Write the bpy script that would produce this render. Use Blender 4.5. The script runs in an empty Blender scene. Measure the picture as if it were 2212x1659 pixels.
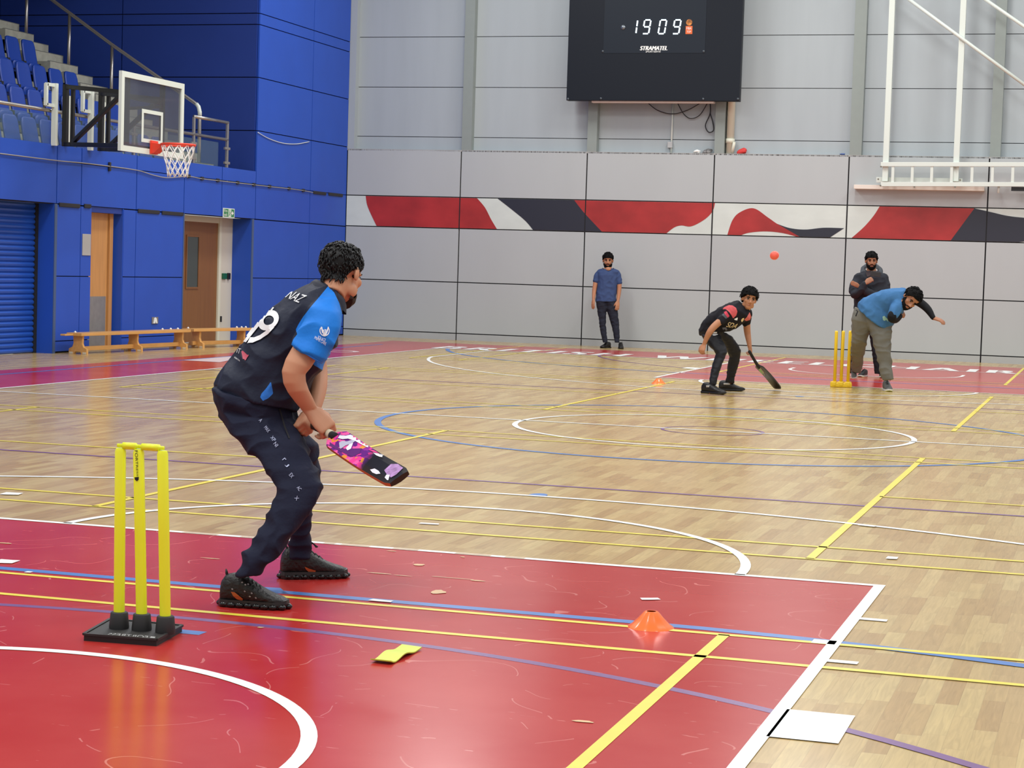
import bpy, bmesh, math, random
from math import sin, cos, pi, radians, sqrt, atan2
from mathutils import Vector, Matrix, noise
from mathutils.bvhtree import BVHTree
random.seed(7)
SC = bpy.context.scene
COL = SC.collection
V3 = Vector

# ------------------------------------------------------------------ camera
FPX, W, H = 4215.41, 2212, 1659
CAM = V3((3.3946, -3.2202, 1.4058))
YAW, PITCH, ROLL = -0.298035, -0.0595517, 0.0311776
fw = V3((sin(YAW)*cos(PITCH), cos(YAW)*cos(PITCH), sin(PITCH)))
r0 = V3((cos(YAW), -sin(YAW), 0)); u0 = r0.cross(fw)
RT = cos(ROLL)*r0 + sin(ROLL)*u0
UP = -sin(ROLL)*r0 + cos(ROLL)*u0
AW = V3((fw.x, fw.y, 0)).normalized()          # horizontal direction away from the lens
RH = V3((AW.y, -AW.x, 0))                       # horizontal direction to the viewer's right

def ray(x, y):
    return fw + RT*((x-W/2)/FPX) - UP*((y-H/2)/FPX)
def at(x, y, axis, val):                        # where the sight line through a photo point meets a plane of the hall
    d = ray(x, y); t = (val-CAM[axis])/d[axis]
    return CAM + d*t
def pix(p):
    d = V3(p)-CAM; z = d.dot(fw)
    return (W/2+FPX*d.dot(RT)/z, H/2-FPX*d.dot(UP)/z, z)
def onY(x, y, Y): return at(x, y, 1, Y)
def onX(x, y, X): return at(x, y, 0, X)

cd = bpy.data.cameras.new('camera'); co = bpy.data.objects.new('camera', cd); COL.objects.link(co)
cd.sensor_width = 36; cd.sensor_fit = 'HORIZONTAL'; cd.lens = FPX/W*36; cd.clip_end = 200
co.matrix_world = Matrix(((RT.x, UP.x, -fw.x, CAM.x), (RT.y, UP.y, -fw.y, CAM.y), (RT.z, UP.z, -fw.z, CAM.z), (0, 0, 0, 1)))
SC.camera = co
SC.view_settings.view_transform = 'Standard'
SC.view_settings.look = 'None'

# ------------------------------------------------------------------ materials
def lin(c):
    out = []
    for v in c[:3]:
        v /= 255.0
        out.append(v/12.92 if v <= .04045 else ((v+.055)/1.055)**2.4)
    return (out[0], out[1], out[2], 1)
MATS = {}
def mat(name, rgb, rough=.5, metal=0, var=0, scale=8, spec=.5, emit=0, stretch=(1, 1, 1), bump=0, bscale=60, alpha=1, trans=0, coat=0):
    if name in MATS: return MATS[name]
    m = bpy.data.materials.new(name); m.use_nodes = True
    nt = m.node_tree; b = nt.nodes['Principled BSDF']
    c = lin(rgb)
    b.inputs['Base Color'].default_value = c
    b.inputs['Roughness'].default_value = rough
    b.inputs['Metallic'].default_value = metal
    b.inputs['Specular IOR Level'].default_value = spec
    if coat: b.inputs['Coat Weight'].default_value = coat; b.inputs['Coat Roughness'].default_value = .1
    if alpha < 1: b.inputs['Alpha'].default_value = alpha
    if trans: b.inputs['Transmission Weight'].default_value = trans
    if emit:
        b.inputs['Emission Color'].default_value = c; b.inputs['Emission Strength'].default_value = emit
    if var or bump:
        tc = nt.nodes.new('ShaderNodeTexCoord'); mp = nt.nodes.new('ShaderNodeMapping')
        mp.inputs['Scale'].default_value = stretch
        nt.links.new(tc.outputs['Object'], mp.inputs['Vector'])
    if var:
        n = nt.nodes.new('ShaderNodeTexNoise'); n.inputs['Scale'].default_value = scale; n.inputs['Detail'].default_value = 5
        nt.links.new(mp.outputs[0], n.inputs['Vector'])
        cr = nt.nodes.new('ShaderNodeValToRGB')
        cr.color_ramp.elements[0].position = .3; cr.color_ramp.elements[1].position = .7
        cr.color_ramp.elements[0].color = tuple(max(0, v*(1-var)) for v in c[:3])+(1,)
        cr.color_ramp.elements[1].color = tuple(min(1, v*(1+var)) for v in c[:3])+(1,)
        nt.links.new(n.outputs['Fac'], cr.inputs[0]); nt.links.new(cr.outputs[0], b.inputs['Base Color'])
    if bump:
        n2 = nt.nodes.new('ShaderNodeTexNoise'); n2.inputs['Scale'].default_value = bscale; n2.inputs['Detail'].default_value = 4
        nt.links.new(mp.outputs[0], n2.inputs['Vector'])
        bp = nt.nodes.new('ShaderNodeBump'); bp.inputs['Strength'].default_value = bump; bp.inputs['Distance'].default_value = .01
        nt.links.new(n2.outputs['Fac'], bp.inputs['Height']); nt.links.new(bp.outputs[0], b.inputs['Normal'])
    MATS[name] = m
    return m

def N(nt, t, **kw):
    n = nt.nodes.new(t)
    for k, v in kw.items(): setattr(n, k, v)
    return n
def math_node(nt, op, a, b=None):
    n = N(nt, 'ShaderNodeMath', operation=op)
    for i, x in enumerate((a, b)):
        if x is None: continue
        if isinstance(x, (int, float)): n.inputs[i].default_value = x
        else: nt.links.new(x, n.inputs[i])
    return n.outputs[0]

def wood_floor():
    m = bpy.data.materials.new('oak strip floor'); m.use_nodes = True; nt = m.node_tree; b = nt.nodes['Principled BSDF']
    tc = N(nt, 'ShaderNodeTexCoord'); sp = N(nt, 'ShaderNodeSeparateXYZ'); nt.links.new(tc.outputs['Object'], sp.inputs[0])
    X, Y = sp.outputs[0], sp.outputs[1]
    xs = math_node(nt, 'DIVIDE', X, .074); row = math_node(nt, 'FLOOR', xs)
    wn = N(nt, 'ShaderNodeTexWhiteNoise', noise_dimensions='1D'); nt.links.new(row, wn.inputs['W'])
    yy = math_node(nt, 'ADD', math_node(nt, 'DIVIDE', Y, .46), math_node(nt, 'MULTIPLY', wn.outputs['Value'], 7.3))
    pl = math_node(nt, 'FLOOR', yy)
    cb = N(nt, 'ShaderNodeCombineXYZ'); nt.links.new(row, cb.inputs[0]); nt.links.new(pl, cb.inputs[1])
    w2 = N(nt, 'ShaderNodeTexWhiteNoise', noise_dimensions='2D'); nt.links.new(cb.outputs[0], w2.inputs['Vector'])
    cr = N(nt, 'ShaderNodeValToRGB'); e = cr.color_ramp.elements
    e[0].position = 0; e[0].color = lin((176, 143, 92)); e[1].position = 1; e[1].color = lin((198, 172, 116))
    for p, c in ((.25, (184, 153, 100)), (.6, (190, 161, 107))):
        k = e.new(p); k.color = lin(c)
    nt.links.new(w2.outputs['Value'], cr.inputs[0])
    mp = N(nt, 'ShaderNodeMapping'); mp.inputs['Scale'].default_value = (26, 1.6, 1); nt.links.new(tc.outputs['Object'], mp.inputs[0])
    ad = N(nt, 'ShaderNodeVectorMath', operation='ADD'); nt.links.new(mp.outputs[0], ad.inputs[0]); nt.links.new(w2.outputs['Color'], ad.inputs[1])
    ns = N(nt, 'ShaderNodeTexNoise'); ns.inputs['Scale'].default_value = 2.2; ns.inputs['Detail'].default_value = 6; ns.inputs['Distortion'].default_value = 1.2
    nt.links.new(ad.outputs[0], ns.inputs['Vector'])
    gr = N(nt, 'ShaderNodeMapRange'); gr.inputs[1].default_value = .3; gr.inputs[2].default_value = .7; gr.inputs[3].default_value = .84; gr.inputs[4].default_value = 1.08
    nt.links.new(ns.outputs['Fac'], gr.inputs[0])
    # thin joints
    fx = math_node(nt, 'FRACT', xs); fy = math_node(nt, 'FRACT', yy)
    jx = math_node(nt, 'GREATER_THAN', fx, .975); jy = math_node(nt, 'GREATER_THAN', fy, .995)
    j = math_node(nt, 'MAXIMUM', jx, jy); jm = math_node(nt, 'SUBTRACT', 1.0, math_node(nt, 'MULTIPLY', j, .18))
    tot = math_node(nt, 'MULTIPLY', gr.outputs[0], jm)
    mx = N(nt, 'ShaderNodeVectorMath', operation='SCALE'); nt.links.new(cr.outputs[0], mx.inputs[0]); nt.links.new(tot, mx.inputs['Scale'])
    nt.links.new(mx.outputs[0], b.inputs['Base Color'])
    rn = N(nt, 'ShaderNodeTexNoise'); rn.inputs['Scale'].default_value = .9; nt.links.new(tc.outputs['Object'], rn.inputs['Vector'])
    rr = N(nt, 'ShaderNodeMapRange'); rr.inputs[3].default_value = .17; rr.inputs[4].default_value = .26; nt.links.new(rn.outputs['Fac'], rr.inputs[0])
    nt.links.new(rr.outputs[0], b.inputs['Roughness'])
    b.inputs['Specular IOR Level'].default_value = .45
    return m

def paint_red():
    m = bpy.data.materials.new('red court paint'); m.use_nodes = True; nt = m.node_tree; b = nt.nodes['Principled BSDF']
    tc = N(nt, 'ShaderNodeTexCoord')
    n1 = N(nt, 'ShaderNodeTexNoise'); n1.inputs['Scale'].default_value = 1.1; n1.inputs['Detail'].default_value = 6; nt.links.new(tc.outputs['Object'], n1.inputs['Vector'])
    cr = N(nt, 'ShaderNodeValToRGB'); e = cr.color_ramp.elements; e[0].position = .32; e[0].color = lin((176, 36, 34)); e[1].position = .68; e[1].color = lin((188, 62, 56))
    nt.links.new(n1.outputs['Fac'], cr.inputs[0])
    # pale curved scuffs
    mp = N(nt, 'ShaderNodeMapping'); mp.inputs['Scale'].default_value = (1.3, 1.3, 1); nt.links.new(tc.outputs['Object'], mp.inputs[0])
    n2 = N(nt, 'ShaderNodeTexNoise'); n2.inputs['Scale'].default_value = .9; n2.inputs['Detail'].default_value = 1.5; nt.links.new(mp.outputs[0], n2.inputs['Vector'])
    ab = math_node(nt, 'ABSOLUTE', math_node(nt, 'SUBTRACT', n2.outputs['Fac'], .47)); ln = math_node(nt, 'LESS_THAN', ab, .0016)
    n3 = N(nt, 'ShaderNodeTexNoise'); n3.inputs['Scale'].default_value = 3.5; nt.links.new(tc.outputs['Object'], n3.inputs['Vector'])
    ln = math_node(nt, 'MULTIPLY', ln, math_node(nt, 'GREATER_THAN', n3.outputs['Fac'], .52))
    n4 = N(nt, 'ShaderNodeTexNoise'); n4.inputs['Scale'].default_value = 14; n4.inputs['Detail'].default_value = 8
    mp2 = N(nt, 'ShaderNodeMapping'); mp2.inputs['Scale'].default_value = (.5, 3, 1); mp2.inputs['Rotation'].default_value = (0, 0, .6)
    nt.links.new(tc.outputs['Object'], mp2.inputs[0]); nt.links.new(mp2.outputs[0], n4.inputs['Vector'])
    sc = math_node(nt, 'MULTIPLY', math_node(nt, 'GREATER_THAN', n4.outputs['Fac'], .70), .45)
    n5 = N(nt, 'ShaderNodeTexNoise'); n5.inputs['Scale'].default_value = 1.7; n5.inputs['Detail'].default_value = 1; nt.links.new(tc.outputs['Object'], n5.inputs['Vector'])
    l2 = math_node(nt, 'LESS_THAN', math_node(nt, 'ABSOLUTE', math_node(nt, 'SUBTRACT', n5.outputs['Fac'], .55)), .0018)
    l2 = math_node(nt, 'MULTIPLY', l2, math_node(nt, 'LESS_THAN', n3.outputs['Fac'], .47))
    fac = math_node(nt, 'MAXIMUM', math_node(nt, 'MULTIPLY', math_node(nt, 'MAXIMUM', ln, l2), .5), sc)
    mx = N(nt, 'ShaderNodeMix', data_type='RGBA'); nt.links.new(fac, mx.inputs[0]); nt.links.new(cr.outputs[0], mx.inputs[6]); mx.inputs[7].default_value = lin((226, 150, 140))
    nt.links.new(mx.outputs[2], b.inputs['Base Color'])
    b.inputs['Roughness'].default_value = .2; b.inputs['Specular IOR Level'].default_value = .32
    return m

WOOD = wood_floor(); RED = paint_red()
M_white = mat('white line paint', (242, 243, 239), .3)
M_yel = mat('yellow line paint', (228, 208, 70), .32, var=.05)
M_blue = mat('blue line paint', (70, 116, 182), .32, var=.06)
M_pur = mat('purple line paint', (112, 72, 126), .32, var=.08)
M_bare = mat('worn paint showing oak', (206, 168, 120), .4, var=.1)
M_grey = mat('grey wall panel', (178, 183, 184), .55, var=.02, scale=1.5, stretch=(1, 1, .3))
M_greyb = mat('grey kick panel', (172, 175, 175), .5, var=.03, scale=3)
M_upper = mat('pale cladding', (168, 177, 181), .5, var=.035, scale=1.6, stretch=(2, 1, .25))
M_col = mat('grey steel column', (140, 149, 145), .45, var=.02)
M_black = mat('dark joint', (22, 22, 26), .8)
M_bluewall = mat('blue wall panel', (30, 78, 184), .5, var=.035, scale=2)
M_bluedark = mat('shaded blue wall', (26, 56, 140), .55, var=.04, scale=1.5)  # wall blue darkened: shade under the stand overhang put into the colour
M_conc = mat('pale concrete', (150, 150, 140), .8, var=.12, scale=9)
M_steel = mat('brushed steel', (176, 172, 168), .3, metal=.85)
M_seat = mat('blue seat plastic', (20, 58, 150), .4)
M_seatd = mat('dark seat bracket', (40, 44, 50), .6)
M_glass = mat('clear glass', (120, 150, 160), .03, alpha=.13)
M_bframe = mat('black steel', (22, 22, 25), .45)
M_wframe = mat('white steel', (216, 224, 216), .4)
M_cream = mat('cream frame paint', (216, 216, 198), .4)
M_ply = mat('light oak veneer', (196, 142, 84), .45, var=.08, scale=3, stretch=(6, 6, .6))
M_brown = mat('brown oak veneer', (128, 84, 46), .45, var=.08, scale=3, stretch=(6, 6, .6))
M_bench = mat('varnished pine', (214, 160, 92), .35, var=.08, scale=3, stretch=(8, 1, 8))
M_shut = mat('blue shutter steel', (34, 84, 180), .35, metal=.2)

# ------------------------------------------------------------------ mesh helpers
class MB:
    def __init__(s): s.bm = bmesh.new()
    def box(s, c, size, M=None, bevel=0):
        r = bmesh.ops.create_cube(s.bm, size=1); vs = r['verts']
        T = Matrix.Translation(V3(c)) @ (M or Matrix()).to_4x4() @ Matrix.Diagonal((*size, 1))
        bmesh.ops.transform(s.bm, matrix=T, verts=vs)
        if bevel:
            es = list({e for v in vs for e in v.link_edges})
            bmesh.ops.bevel(s.bm, geom=es, offset=bevel, segments=2, affect='EDGES', profile=.6)
        return s
    def box2(s, a, b, bevel=0):
        a, b = V3(a), V3(b)
        return s.box((a+b)/2, [abs(b[i]-a[i]) for i in range(3)], bevel=bevel)
    def beam(s, a, b, w, h=None, up=V3((0, 0, 1)), bevel=0):
        a, b = V3(a), V3(b); d = (b-a); L = d.length; d.normalize()
        if abs(d.dot(up)) > .95: up = V3((1, 0, 0))
        x = d.cross(up).normalized(); z = x.cross(d)
        M = Matrix((x, d, z)).transposed()
        return s.box((a+b)/2, (w, L, h or w), M, bevel)
    def ring_loft(s, rings, cap=True, close=True):
        vs = [[s.bm.verts.new(p) for p in r] for r in rings]; n = len(rings[0])
        for a, b in zip(vs, vs[1:]):
            for i in range(n if close else n-1):
                j = (i+1) % n
                try: s.bm.faces.new((a[i], a[j], b[j], b[i]))
                except ValueError: pass
        if cap and close:
            try: s.bm.faces.new(list(reversed(vs[0]))); s.bm.faces.new(vs[-1])
            except ValueError: pass
        return s
    def tube(s, pts, rad, seg=10, dome=False):
        pts = [V3(p) for p in pts]; n = len(pts)
        rr = list(rad) if hasattr(rad, '__len__') else [rad]*n
        if dome:
            d0 = (pts[0]-pts[1]).normalized(); d1 = (pts[-1]-pts[-2]).normalized()
            pts = [pts[0]+d0*rr[0]*.85, pts[0]+d0*rr[0]*.5] + pts + [pts[-1]+d1*rr[-1]*.5, pts[-1]+d1*rr[-1]*.85]
            rr = [rr[0]*.45, rr[0]*.82] + rr + [rr[-1]*.82, rr[-1]*.45]; n = len(pts)
        t0 = (pts[1]-pts[0]).normalized()
        x = t0.cross(V3((0, 0, 1)) if abs(t0.z) < .9 else V3((1, 0, 0))).normalized()
        rings = []
        for i, p in enumerate(pts):
            t = (pts[min(i+1, n-1)]-pts[max(i-1, 0)]).normalized()
            x = (x - t*x.dot(t)).normalized(); y = t.cross(x)
            rings.append([p+(x*cos(2*pi*k/seg)+y*sin(2*pi*k/seg))*rr[i] for k in range(seg)])
        return s.ring_loft(rings)
    def ell(s, c, r, M=None, seg=16, rng=10):
        res = bmesh.ops.create_uvsphere(s.bm, u_segments=seg, v_segments=rng, radius=1)
        T = Matrix.Translation(V3(c)) @ (M or Matrix()).to_4x4() @ Matrix.Diagonal((r[0], r[1], r[2], 1))
        bmesh.ops.transform(s.bm, matrix=T, verts=res['verts']); return s
    def poly(s, pts):
        s.bm.faces.new([s.bm.verts.new(V3(p)) for p in pts]); return s
    def prism(s, pts, off):
        off = V3(off); a = [V3(p) for p in pts]; b = [p+off for p in a]
        return s.ring_loft([a, b])
    def lathe(s, c, prof, seg=24, axis=V3((0, 0, 1))):
        axis = V3(axis).normalized(); x = axis.orthogonal().normalized(); y = axis.cross(x)
        return s.ring_loft([[V3(c)+axis*z+(x*cos(2*pi*k/seg)+y*sin(2*pi*k/seg))*max(r, 1e-4) for k in range(seg)] for r, z in prof])
    def xform(s, M): bmesh.ops.transform(s.bm, matrix=M, verts=s.bm.verts[:]); return s
    def build(s, name, m, parent=None, smooth=False):
        bmesh.ops.recalc_face_normals(s.bm, faces=s.bm.faces[:])
        me = bpy.data.meshes.new(name); s.bm.to_mesh(me); s.bm.free()
        return link(name, me, m, parent, smooth)

def link(name, me, m, parent=None, smooth=False):
    o = bpy.data.objects.new(name, me); COL.objects.link(o)
    for x in (m if isinstance(m, (list, tuple)) else [m]): me.materials.append(x)
    if smooth:
        for p in me.polygons: p.use_smooth = True
    if parent is not None:
        me.transform(Matrix.Translation(-worldloc(parent))); o.parent = parent
    return o
def worldloc(o):
    l = o.location.copy()
    while o.parent: o = o.parent; l += o.location
    return l
def auto_smooth(o, ang=40):
    me = o.data
    for p in me.polygons: p.use_smooth = True
    bm = bmesh.new(); bm.from_mesh(me)
    for e in bm.edges:
        if len(e.link_faces) == 2 and e.calc_face_angle(0) > radians(ang): e.smooth = False
    bm.to_mesh(me); bm.free(); return o
def tag(o, label, cat, group=None):
    o['label'] = label; o['category'] = cat
    if group: o['group'] = group
    return o
def thing(name, label, cat, loc=(0, 0, 0), group=None):
    o = bpy.data.objects.new(name, None); COL.objects.link(o); o.location = loc; o.empty_display_size = .1
    return tag(o, label, cat, group)
def origin(o, p):                               # move a one-mesh thing's origin to its base
    o.data.transform(Matrix.Translation(-V3(p))); o.location = p; return o
def struct(o): o['kind'] = 'structure'; return o
def text_bm(s, size=1, shear=0, spacing=1, bold=0):
    c = bpy.data.curves.new('t', 'FONT'); c.body = s; c.size = size; c.shear = shear; c.space_character = spacing
    c.align_x = 'CENTER'; c.align_y = 'CENTER'
    o = bpy.data.objects.new('t', c); COL.objects.link(o)
    me = bpy.data.meshes.new_from_object(o.evaluated_get(bpy.context.evaluated_depsgraph_get()))
    bpy.data.objects.remove(o); bpy.data.curves.remove(c)
    bm = bmesh.new(); bm.from_mesh(me); bpy.data.meshes.remove(me)
    return bm
def text_on(s, name, m, parent, origin_, ux, uy, width=None, height=None, fat=0, **kw):   # flat lettering on a plane, centred
    bm = text_bm(s, 1, **kw)
    xs = [v.co.x for v in bm.verts]; ys = [v.co.y for v in bm.verts]
    cx, cy = (max(xs)+min(xs))/2, (max(ys)+min(ys))/2; w_, h_ = max(xs)-min(xs), max(ys)-min(ys)
    sy = height/h_ if height else width/w_; sx = width/w_ if width else sy
    for v in bm.verts: v.co = V3(origin_)+V3(ux)*((v.co.x-cx)*sx)+V3(uy)*((v.co.y-cy)*sy)
    if fat:                                      # heavier strokes
        for k in (1, -1):
            g_ = bmesh.ops.duplicate(bm, geom=[f_ for f_ in bm.faces if k == 1 or f_.tag is False][:] if k == 1 else base_)
            if k == 1: base_ = [f_ for f_ in bm.faces if f_ not in set(x for x in g_['geom'] if isinstance(x, bmesh.types.BMFace))]
            for v in g_['geom']:
                if isinstance(v, bmesh.types.BMVert): v.co += V3(ux)*fat*k+V3(ux).cross(V3(uy))*.0002*(k+2)
    me = bpy.data.meshes.new(name); bm.to_mesh(me); bm.free()
    return link(name, me, m, parent)
def catmull(pts, n=8):
    P = [V3((*p, 0)) if len(p) == 2 else V3(p) for p in pts]; out = []
    for i in range(len(P)-1):
        a, b, c, d = P[max(i-1, 0)], P[i], P[i+1], P[min(i+2, len(P)-1)]
        for k in range(n):
            t = k/n
            out.append(.5*((2*b)+(c-a)*t+(2*a-5*b+4*c-d)*t*t+(3*b-a-3*c+d)*t**3))
    out.append(P[-1]); return out

# ------------------------------------------------------------------ floor and court markings
XB, YW = -10.83, 31.85
fl = struct(MB().box2((-11.6, -7, -.1), (9, 32.3, 0)).build('floor', WOOD))
def stripe(mb, pts, w, z):
    pts = [V3((p[0], p[1], z)) for p in pts]; L, R = [], []
    for i, p in enumerate(pts):
        t = (pts[min(i+1, len(pts)-1)]-pts[max(i-1, 0)]).normalized(); n_ = V3((-t.y, t.x, 0))*w/2
        L.append(p+n_); R.append(p-n_)
    for i in range(len(pts)-1): mb.poly([R[i], R[i+1], L[i+1], L[i]])
def arc(cx, cy, r, a0, a1, n=64): return [(cx+r*cos(radians(a0+(a1-a0)*k/n)), cy+r*sin(radians(a0+(a1-a0)*k/n))) for k in range(n+1)]
Z0 = .0015
mb = MB()
def rect(mb, x0, y0, x1, y1, z): mb.poly([(x0, y0, z), (x1, y0, z), (x1, y1, z), (x0, y1, z)])
rect(mb, -2.43, 0, 2.43, 5.78, Z0); rect(mb, -2.43, 22.22, 2.43, 28, Z0)
rect(mb, -9.2, -4, -7.55, 28, Z0); rect(mb, -9.2, 28, 9, 30.3, Z0)
mb.build('red_zone', RED, fl)
mb = MB(); z = Z0+.0006                          # purple netball lines
stripe(mb, [(-7.6, 8.92), (7.6, 8.92)], .05, z); stripe(mb, [(-7.6, 19.08), (7.6, 19.08)], .05, z)
stripe(mb, arc(0, -1.25, 4.875, 20, 160), .05, z); stripe(mb, arc(0, 29.25, 4.875, 195, 345), .05, z)
stripe(mb, arc(0, 14, .45, 0, 360), .03, z)
mb.build('purple_line', M_pur, fl)
mb = MB(); z = Z0+.0010                          # blue futsal lines
stripe(mb, arc(0, 14, 3, 0, 360, 96), .06, z)
for gy, s in ((-1.65, 1), (29.65, -1)):
    pts = [(1.58+6*cos(radians(a)), gy+s*6*sin(radians(a))) for a in range(15, 91, 3)] + [(-1.58-6*cos(radians(a)), gy+s*6*sin(radians(a))) for a in range(90, 14, -3)]
    stripe(mb, pts, .07, z)
stripe(mb, [(-8.76, -4), (-8.76, 28.6)], .06, z)
mb.poly([(.03+.055*cos(a*pi/12), 8.36+.09*sin(a*pi/12), z) for a in range(24)])
mb.poly([(-.09+.05*cos(a*pi/12), 19.64+.08*sin(a*pi/12), z) for a in range(24)])
stripe(mb, [(-.16, 3.37), (.19, 3.37)], .07, z)
mb.poly([at(*q_, 2, z) for q_ in ((540, 1278), (572, 1268), (606, 1270), (614, 1277), (625, 1283), (580, 1281))])
mb.build('blue_line', M_blue, fl)
mb = MB(); z = Z0+.0014                          # yellow badminton lines
for y in (3.78, 4.245, 6.47, 6.93, 12.07, 12.48, 15.45, 15.88, 21.08, 21.5, 24.4, 24.86):
    stripe(mb, [(-6.72, y), (6.72, y)], .042, z)
for a, b in ((-1.86, 4.245), (6.47, 12.48), (15.45, 21.5), (24.4, 30.4)):
    for x in (-2, 2): stripe(mb, [(x, a), (x, b)], .045, z)
    for x in (-6.72, -5.94, 5.94, 6.72): stripe(mb, [(x, a), (x, b)], .042, z)
    m_ = (a+b)/2
    stripe(mb, [(2, m_+.02), (6.72, m_+.02)], .042, z); stripe(mb, [(-6.72, m_+.02), (-2, m_+.02)], .042, z)
mb.build('yellow_line', M_yel, fl)
mb = MB(); z = Z0+.0019                          # white basketball lines
for s, y0, yb in ((1, 0, 0), (-1, 28, 28)):
    f = lambda y: y0+s*y
    stripe(mb, [(-2.425, f(0)), (-2.425, f(5.8))], .05, z); stripe(mb, [(2.425, f(0)), (2.425, f(5.8))], .05, z)
    stripe(mb, [(-2.4, f(5.775)), (2.4, f(5.775))], .05, z)
    stripe(mb, [(x, f(y)) for x, y in arc(0, 5.775, 1.775, 0, 180)], .05, z)
    stripe(mb, [(-1.275, f(1.2))]+[(x, f(y)) for x, y in arc(0, 1.575, 1.275, 180, 0)]+[(1.275, f(1.2))], .05, z)
    stripe(mb, [(-6.575, f(0))]+[(x, f(y)) for x, y in arc(0, 1.575, 6.725, 168, 12)]+[(6.575, f(0))], .05, z)
    for sx in (-1, 1):
        for y in (1.8, 3.91, 4.86): stripe(mb, [(sx*2.45, f(y)), (sx*2.56, f(y))], .05, z)
        stripe(mb, [(sx*2.44, f(2.84)), (sx*2.66, f(2.84))], .4, z)
        stripe(mb, [(sx*2.34, f(4.27)), (sx*2.43, f(4.27))], .08, z)
stripe(mb, [(-7.525, -2), (-7.525, 28.05)], .05, z); stripe(mb, [(7.525, -2), (7.525, 28.05)], .05, z)
stripe(mb, [(-7.5, 28.025), (7.5, 28.025)], .05, z); stripe(mb, [(-7.5, 14), (7.5, 14)], .05, z)
stripe(mb, arc(0, 14, 1.775, 0, 360, 96), .05, z)
mb.build('white_line', M_white, fl)
text_on('BRITISH WHEELCHAIR', 'court_lettering', M_white, fl, (-2.83, 28.5, Z0+.0024), (1, 0, 0), (0, 1, 0), width=9.6, height=1.0, spacing=1.25, fat=.035)
mb = MB()
mb.poly([(-8.72, 20.9, Z0+.0024), (-8.72, 23.4, Z0+.0024), (-8.15, 20.85, Z0+.0024)])
stripe(mb, arc(-8.42, 23.1, .26, 60, 330, 24), .1, Z0+.0024); stripe(mb, arc(-8.3, 25.4, .3, 0, 360, 30), .1, Z0+.0026)
mb.build('side_emblem', mat('worn white print', (222, 200, 198), .35), fl)
mb = MB(); z = Z0+.0022                          # chips where paint has worn off the boards
for px, py, dx, dy in ((818, 1238, .07, .01), (868, 1243, .05, .006), (975, 1248, .13, .006), (1030, 1254, .04, .012), (905, 1220, .03, .03), (945, 1279, .035, .06), (457, 1206, .06, .01), (845, 1190, .03, .008), (1000, 1203, .012, .012), (1260, 1558, .035, .014), (563, 1355, .014, .012), (10, 1173, .05, .012)):
    c = at(px, py, 2, z); n_ = 11
    mb.poly([(c.x+dx*cos(2*pi*k/n_)*random.uniform(.7, 1.15), c.y+dy*sin(2*pi*k/n_)*random.uniform(.7, 1.2), z) for k in range(n_)])
for xa, xb in ((395, 470), (520, 560), (738, 800), (850, 905), (985, 1062), (1092, 1135), (700, 725)):
    A, B = at(xa, 1121+.0757*xa, 2, 0), at(xb, 1121+.0757*xb, 2, 0)
    for dy in (-.012, .008): stripe(mb, [(A.x, 5.775+dy), (B.x, 5.775+dy)], .011, Z0+.0027)
mb.build('worn_patch', M_bare, fl)

# white tape scraps stuck to the boards
tapes = [((25, 1068), .055, .05, .2, 'small white tape square on the oak boards beside the near wicket'),
         ((927, 1133), .055, .02, .1, 'thin white tape strip on the oak just beyond the red key'),
         ((1927, 1207), .028, .04, 0, 'white tape square on the oak past the yellow service line'),
         ((1875, 1137), .05, .028, -.35, 'torn white tape piece under the long white arc line'),
         ((823, 1300), .05, .02, -.05, 'white tape strip lying across the blue line on red paint'),
         ((1404, 1296), .042, .022, .5, 'crumpled white tape curl behind the near orange cone'),
         ((12, 1215), .05, .05, .1, 'white tape square on red paint at the picture edge'),
         ((62, 1238), .014, .014, 0, 'tiny white tape dot on the blue line by the wicket')]
for (p, sx, sy, rot, lab) in tapes:
    c = at(p[0], p[1], 2, 0); mb = MB()
    pts = [(-sx, -sy), (-.2*sx, -1.05*sy), (sx, -.8*sy), (.95*sx, sy), (.3*sx, .9*sy), (-.9*sx, sy)]
    q = [V3((c.x+x*cos(rot)-y*sin(rot), c.y+x*sin(rot)+y*cos(rot), Z0+.003)) for x, y in pts]
    mb.prism(q, (0, 0, .0015))
    tag(origin(mb.build('tape_piece', M_white), (c.x, c.y, .004)), lab, 'tape', 'white tape scraps on the floor')

# ------------------------------------------------------------------ far wall
mb = MB(); seamX = [XB, -8.52, -6.06, -3.67, -1.24, 1.19, 3.62, 6.05, 8.5]; seamZ = [0.0, .128, 1.096, 2.112, 2.70, 3.59]
mb.box2((-11.2, YW+.03, 0), (9, YW+.3, 3.56)); wf = struct(mb.build('wall_far', M_black))
mbs = {0: MB(), 1: MB(), 3: MB()}
for xa, xb in zip(seamX, seamX[1:]):
    for k, (za, zb) in enumerate(zip(seamZ, seamZ[1:])):
        key = 0 if k == 0 else (3 if k == 3 else 1)
        mbs[key].box2((xa+.012, YW, za+(.009 if k else 0)), (xb-.012, YW+.035, zb-.009))
mbs[0].build('kick_panel', M_greyb, wf); mbs[1].build('wall_panel', M_grey, wf)
M_mw = mat('mural white', (208, 216, 210), .45, var=.05, scale=2, stretch=(1, 1, 2)); M_mr = mat('mural red', (166, 44, 44), .45, var=.22, scale=1.3, stretch=(1.2, 1, 1.6)); M_mk = mat('mural charcoal', (38, 41, 54), .45)
mbs[3].build('mural_panel', M_mw, wf)
ZT, ZL = 2.69, 2.122
def mural(mb, curves, y):
    pts = []
    for c in curves: pts += [V3((p.x, y, min(max(p.y, ZL), ZT))) for p in catmull(c)]
    mb.prism(pts, (0, -.003, 0))
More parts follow.
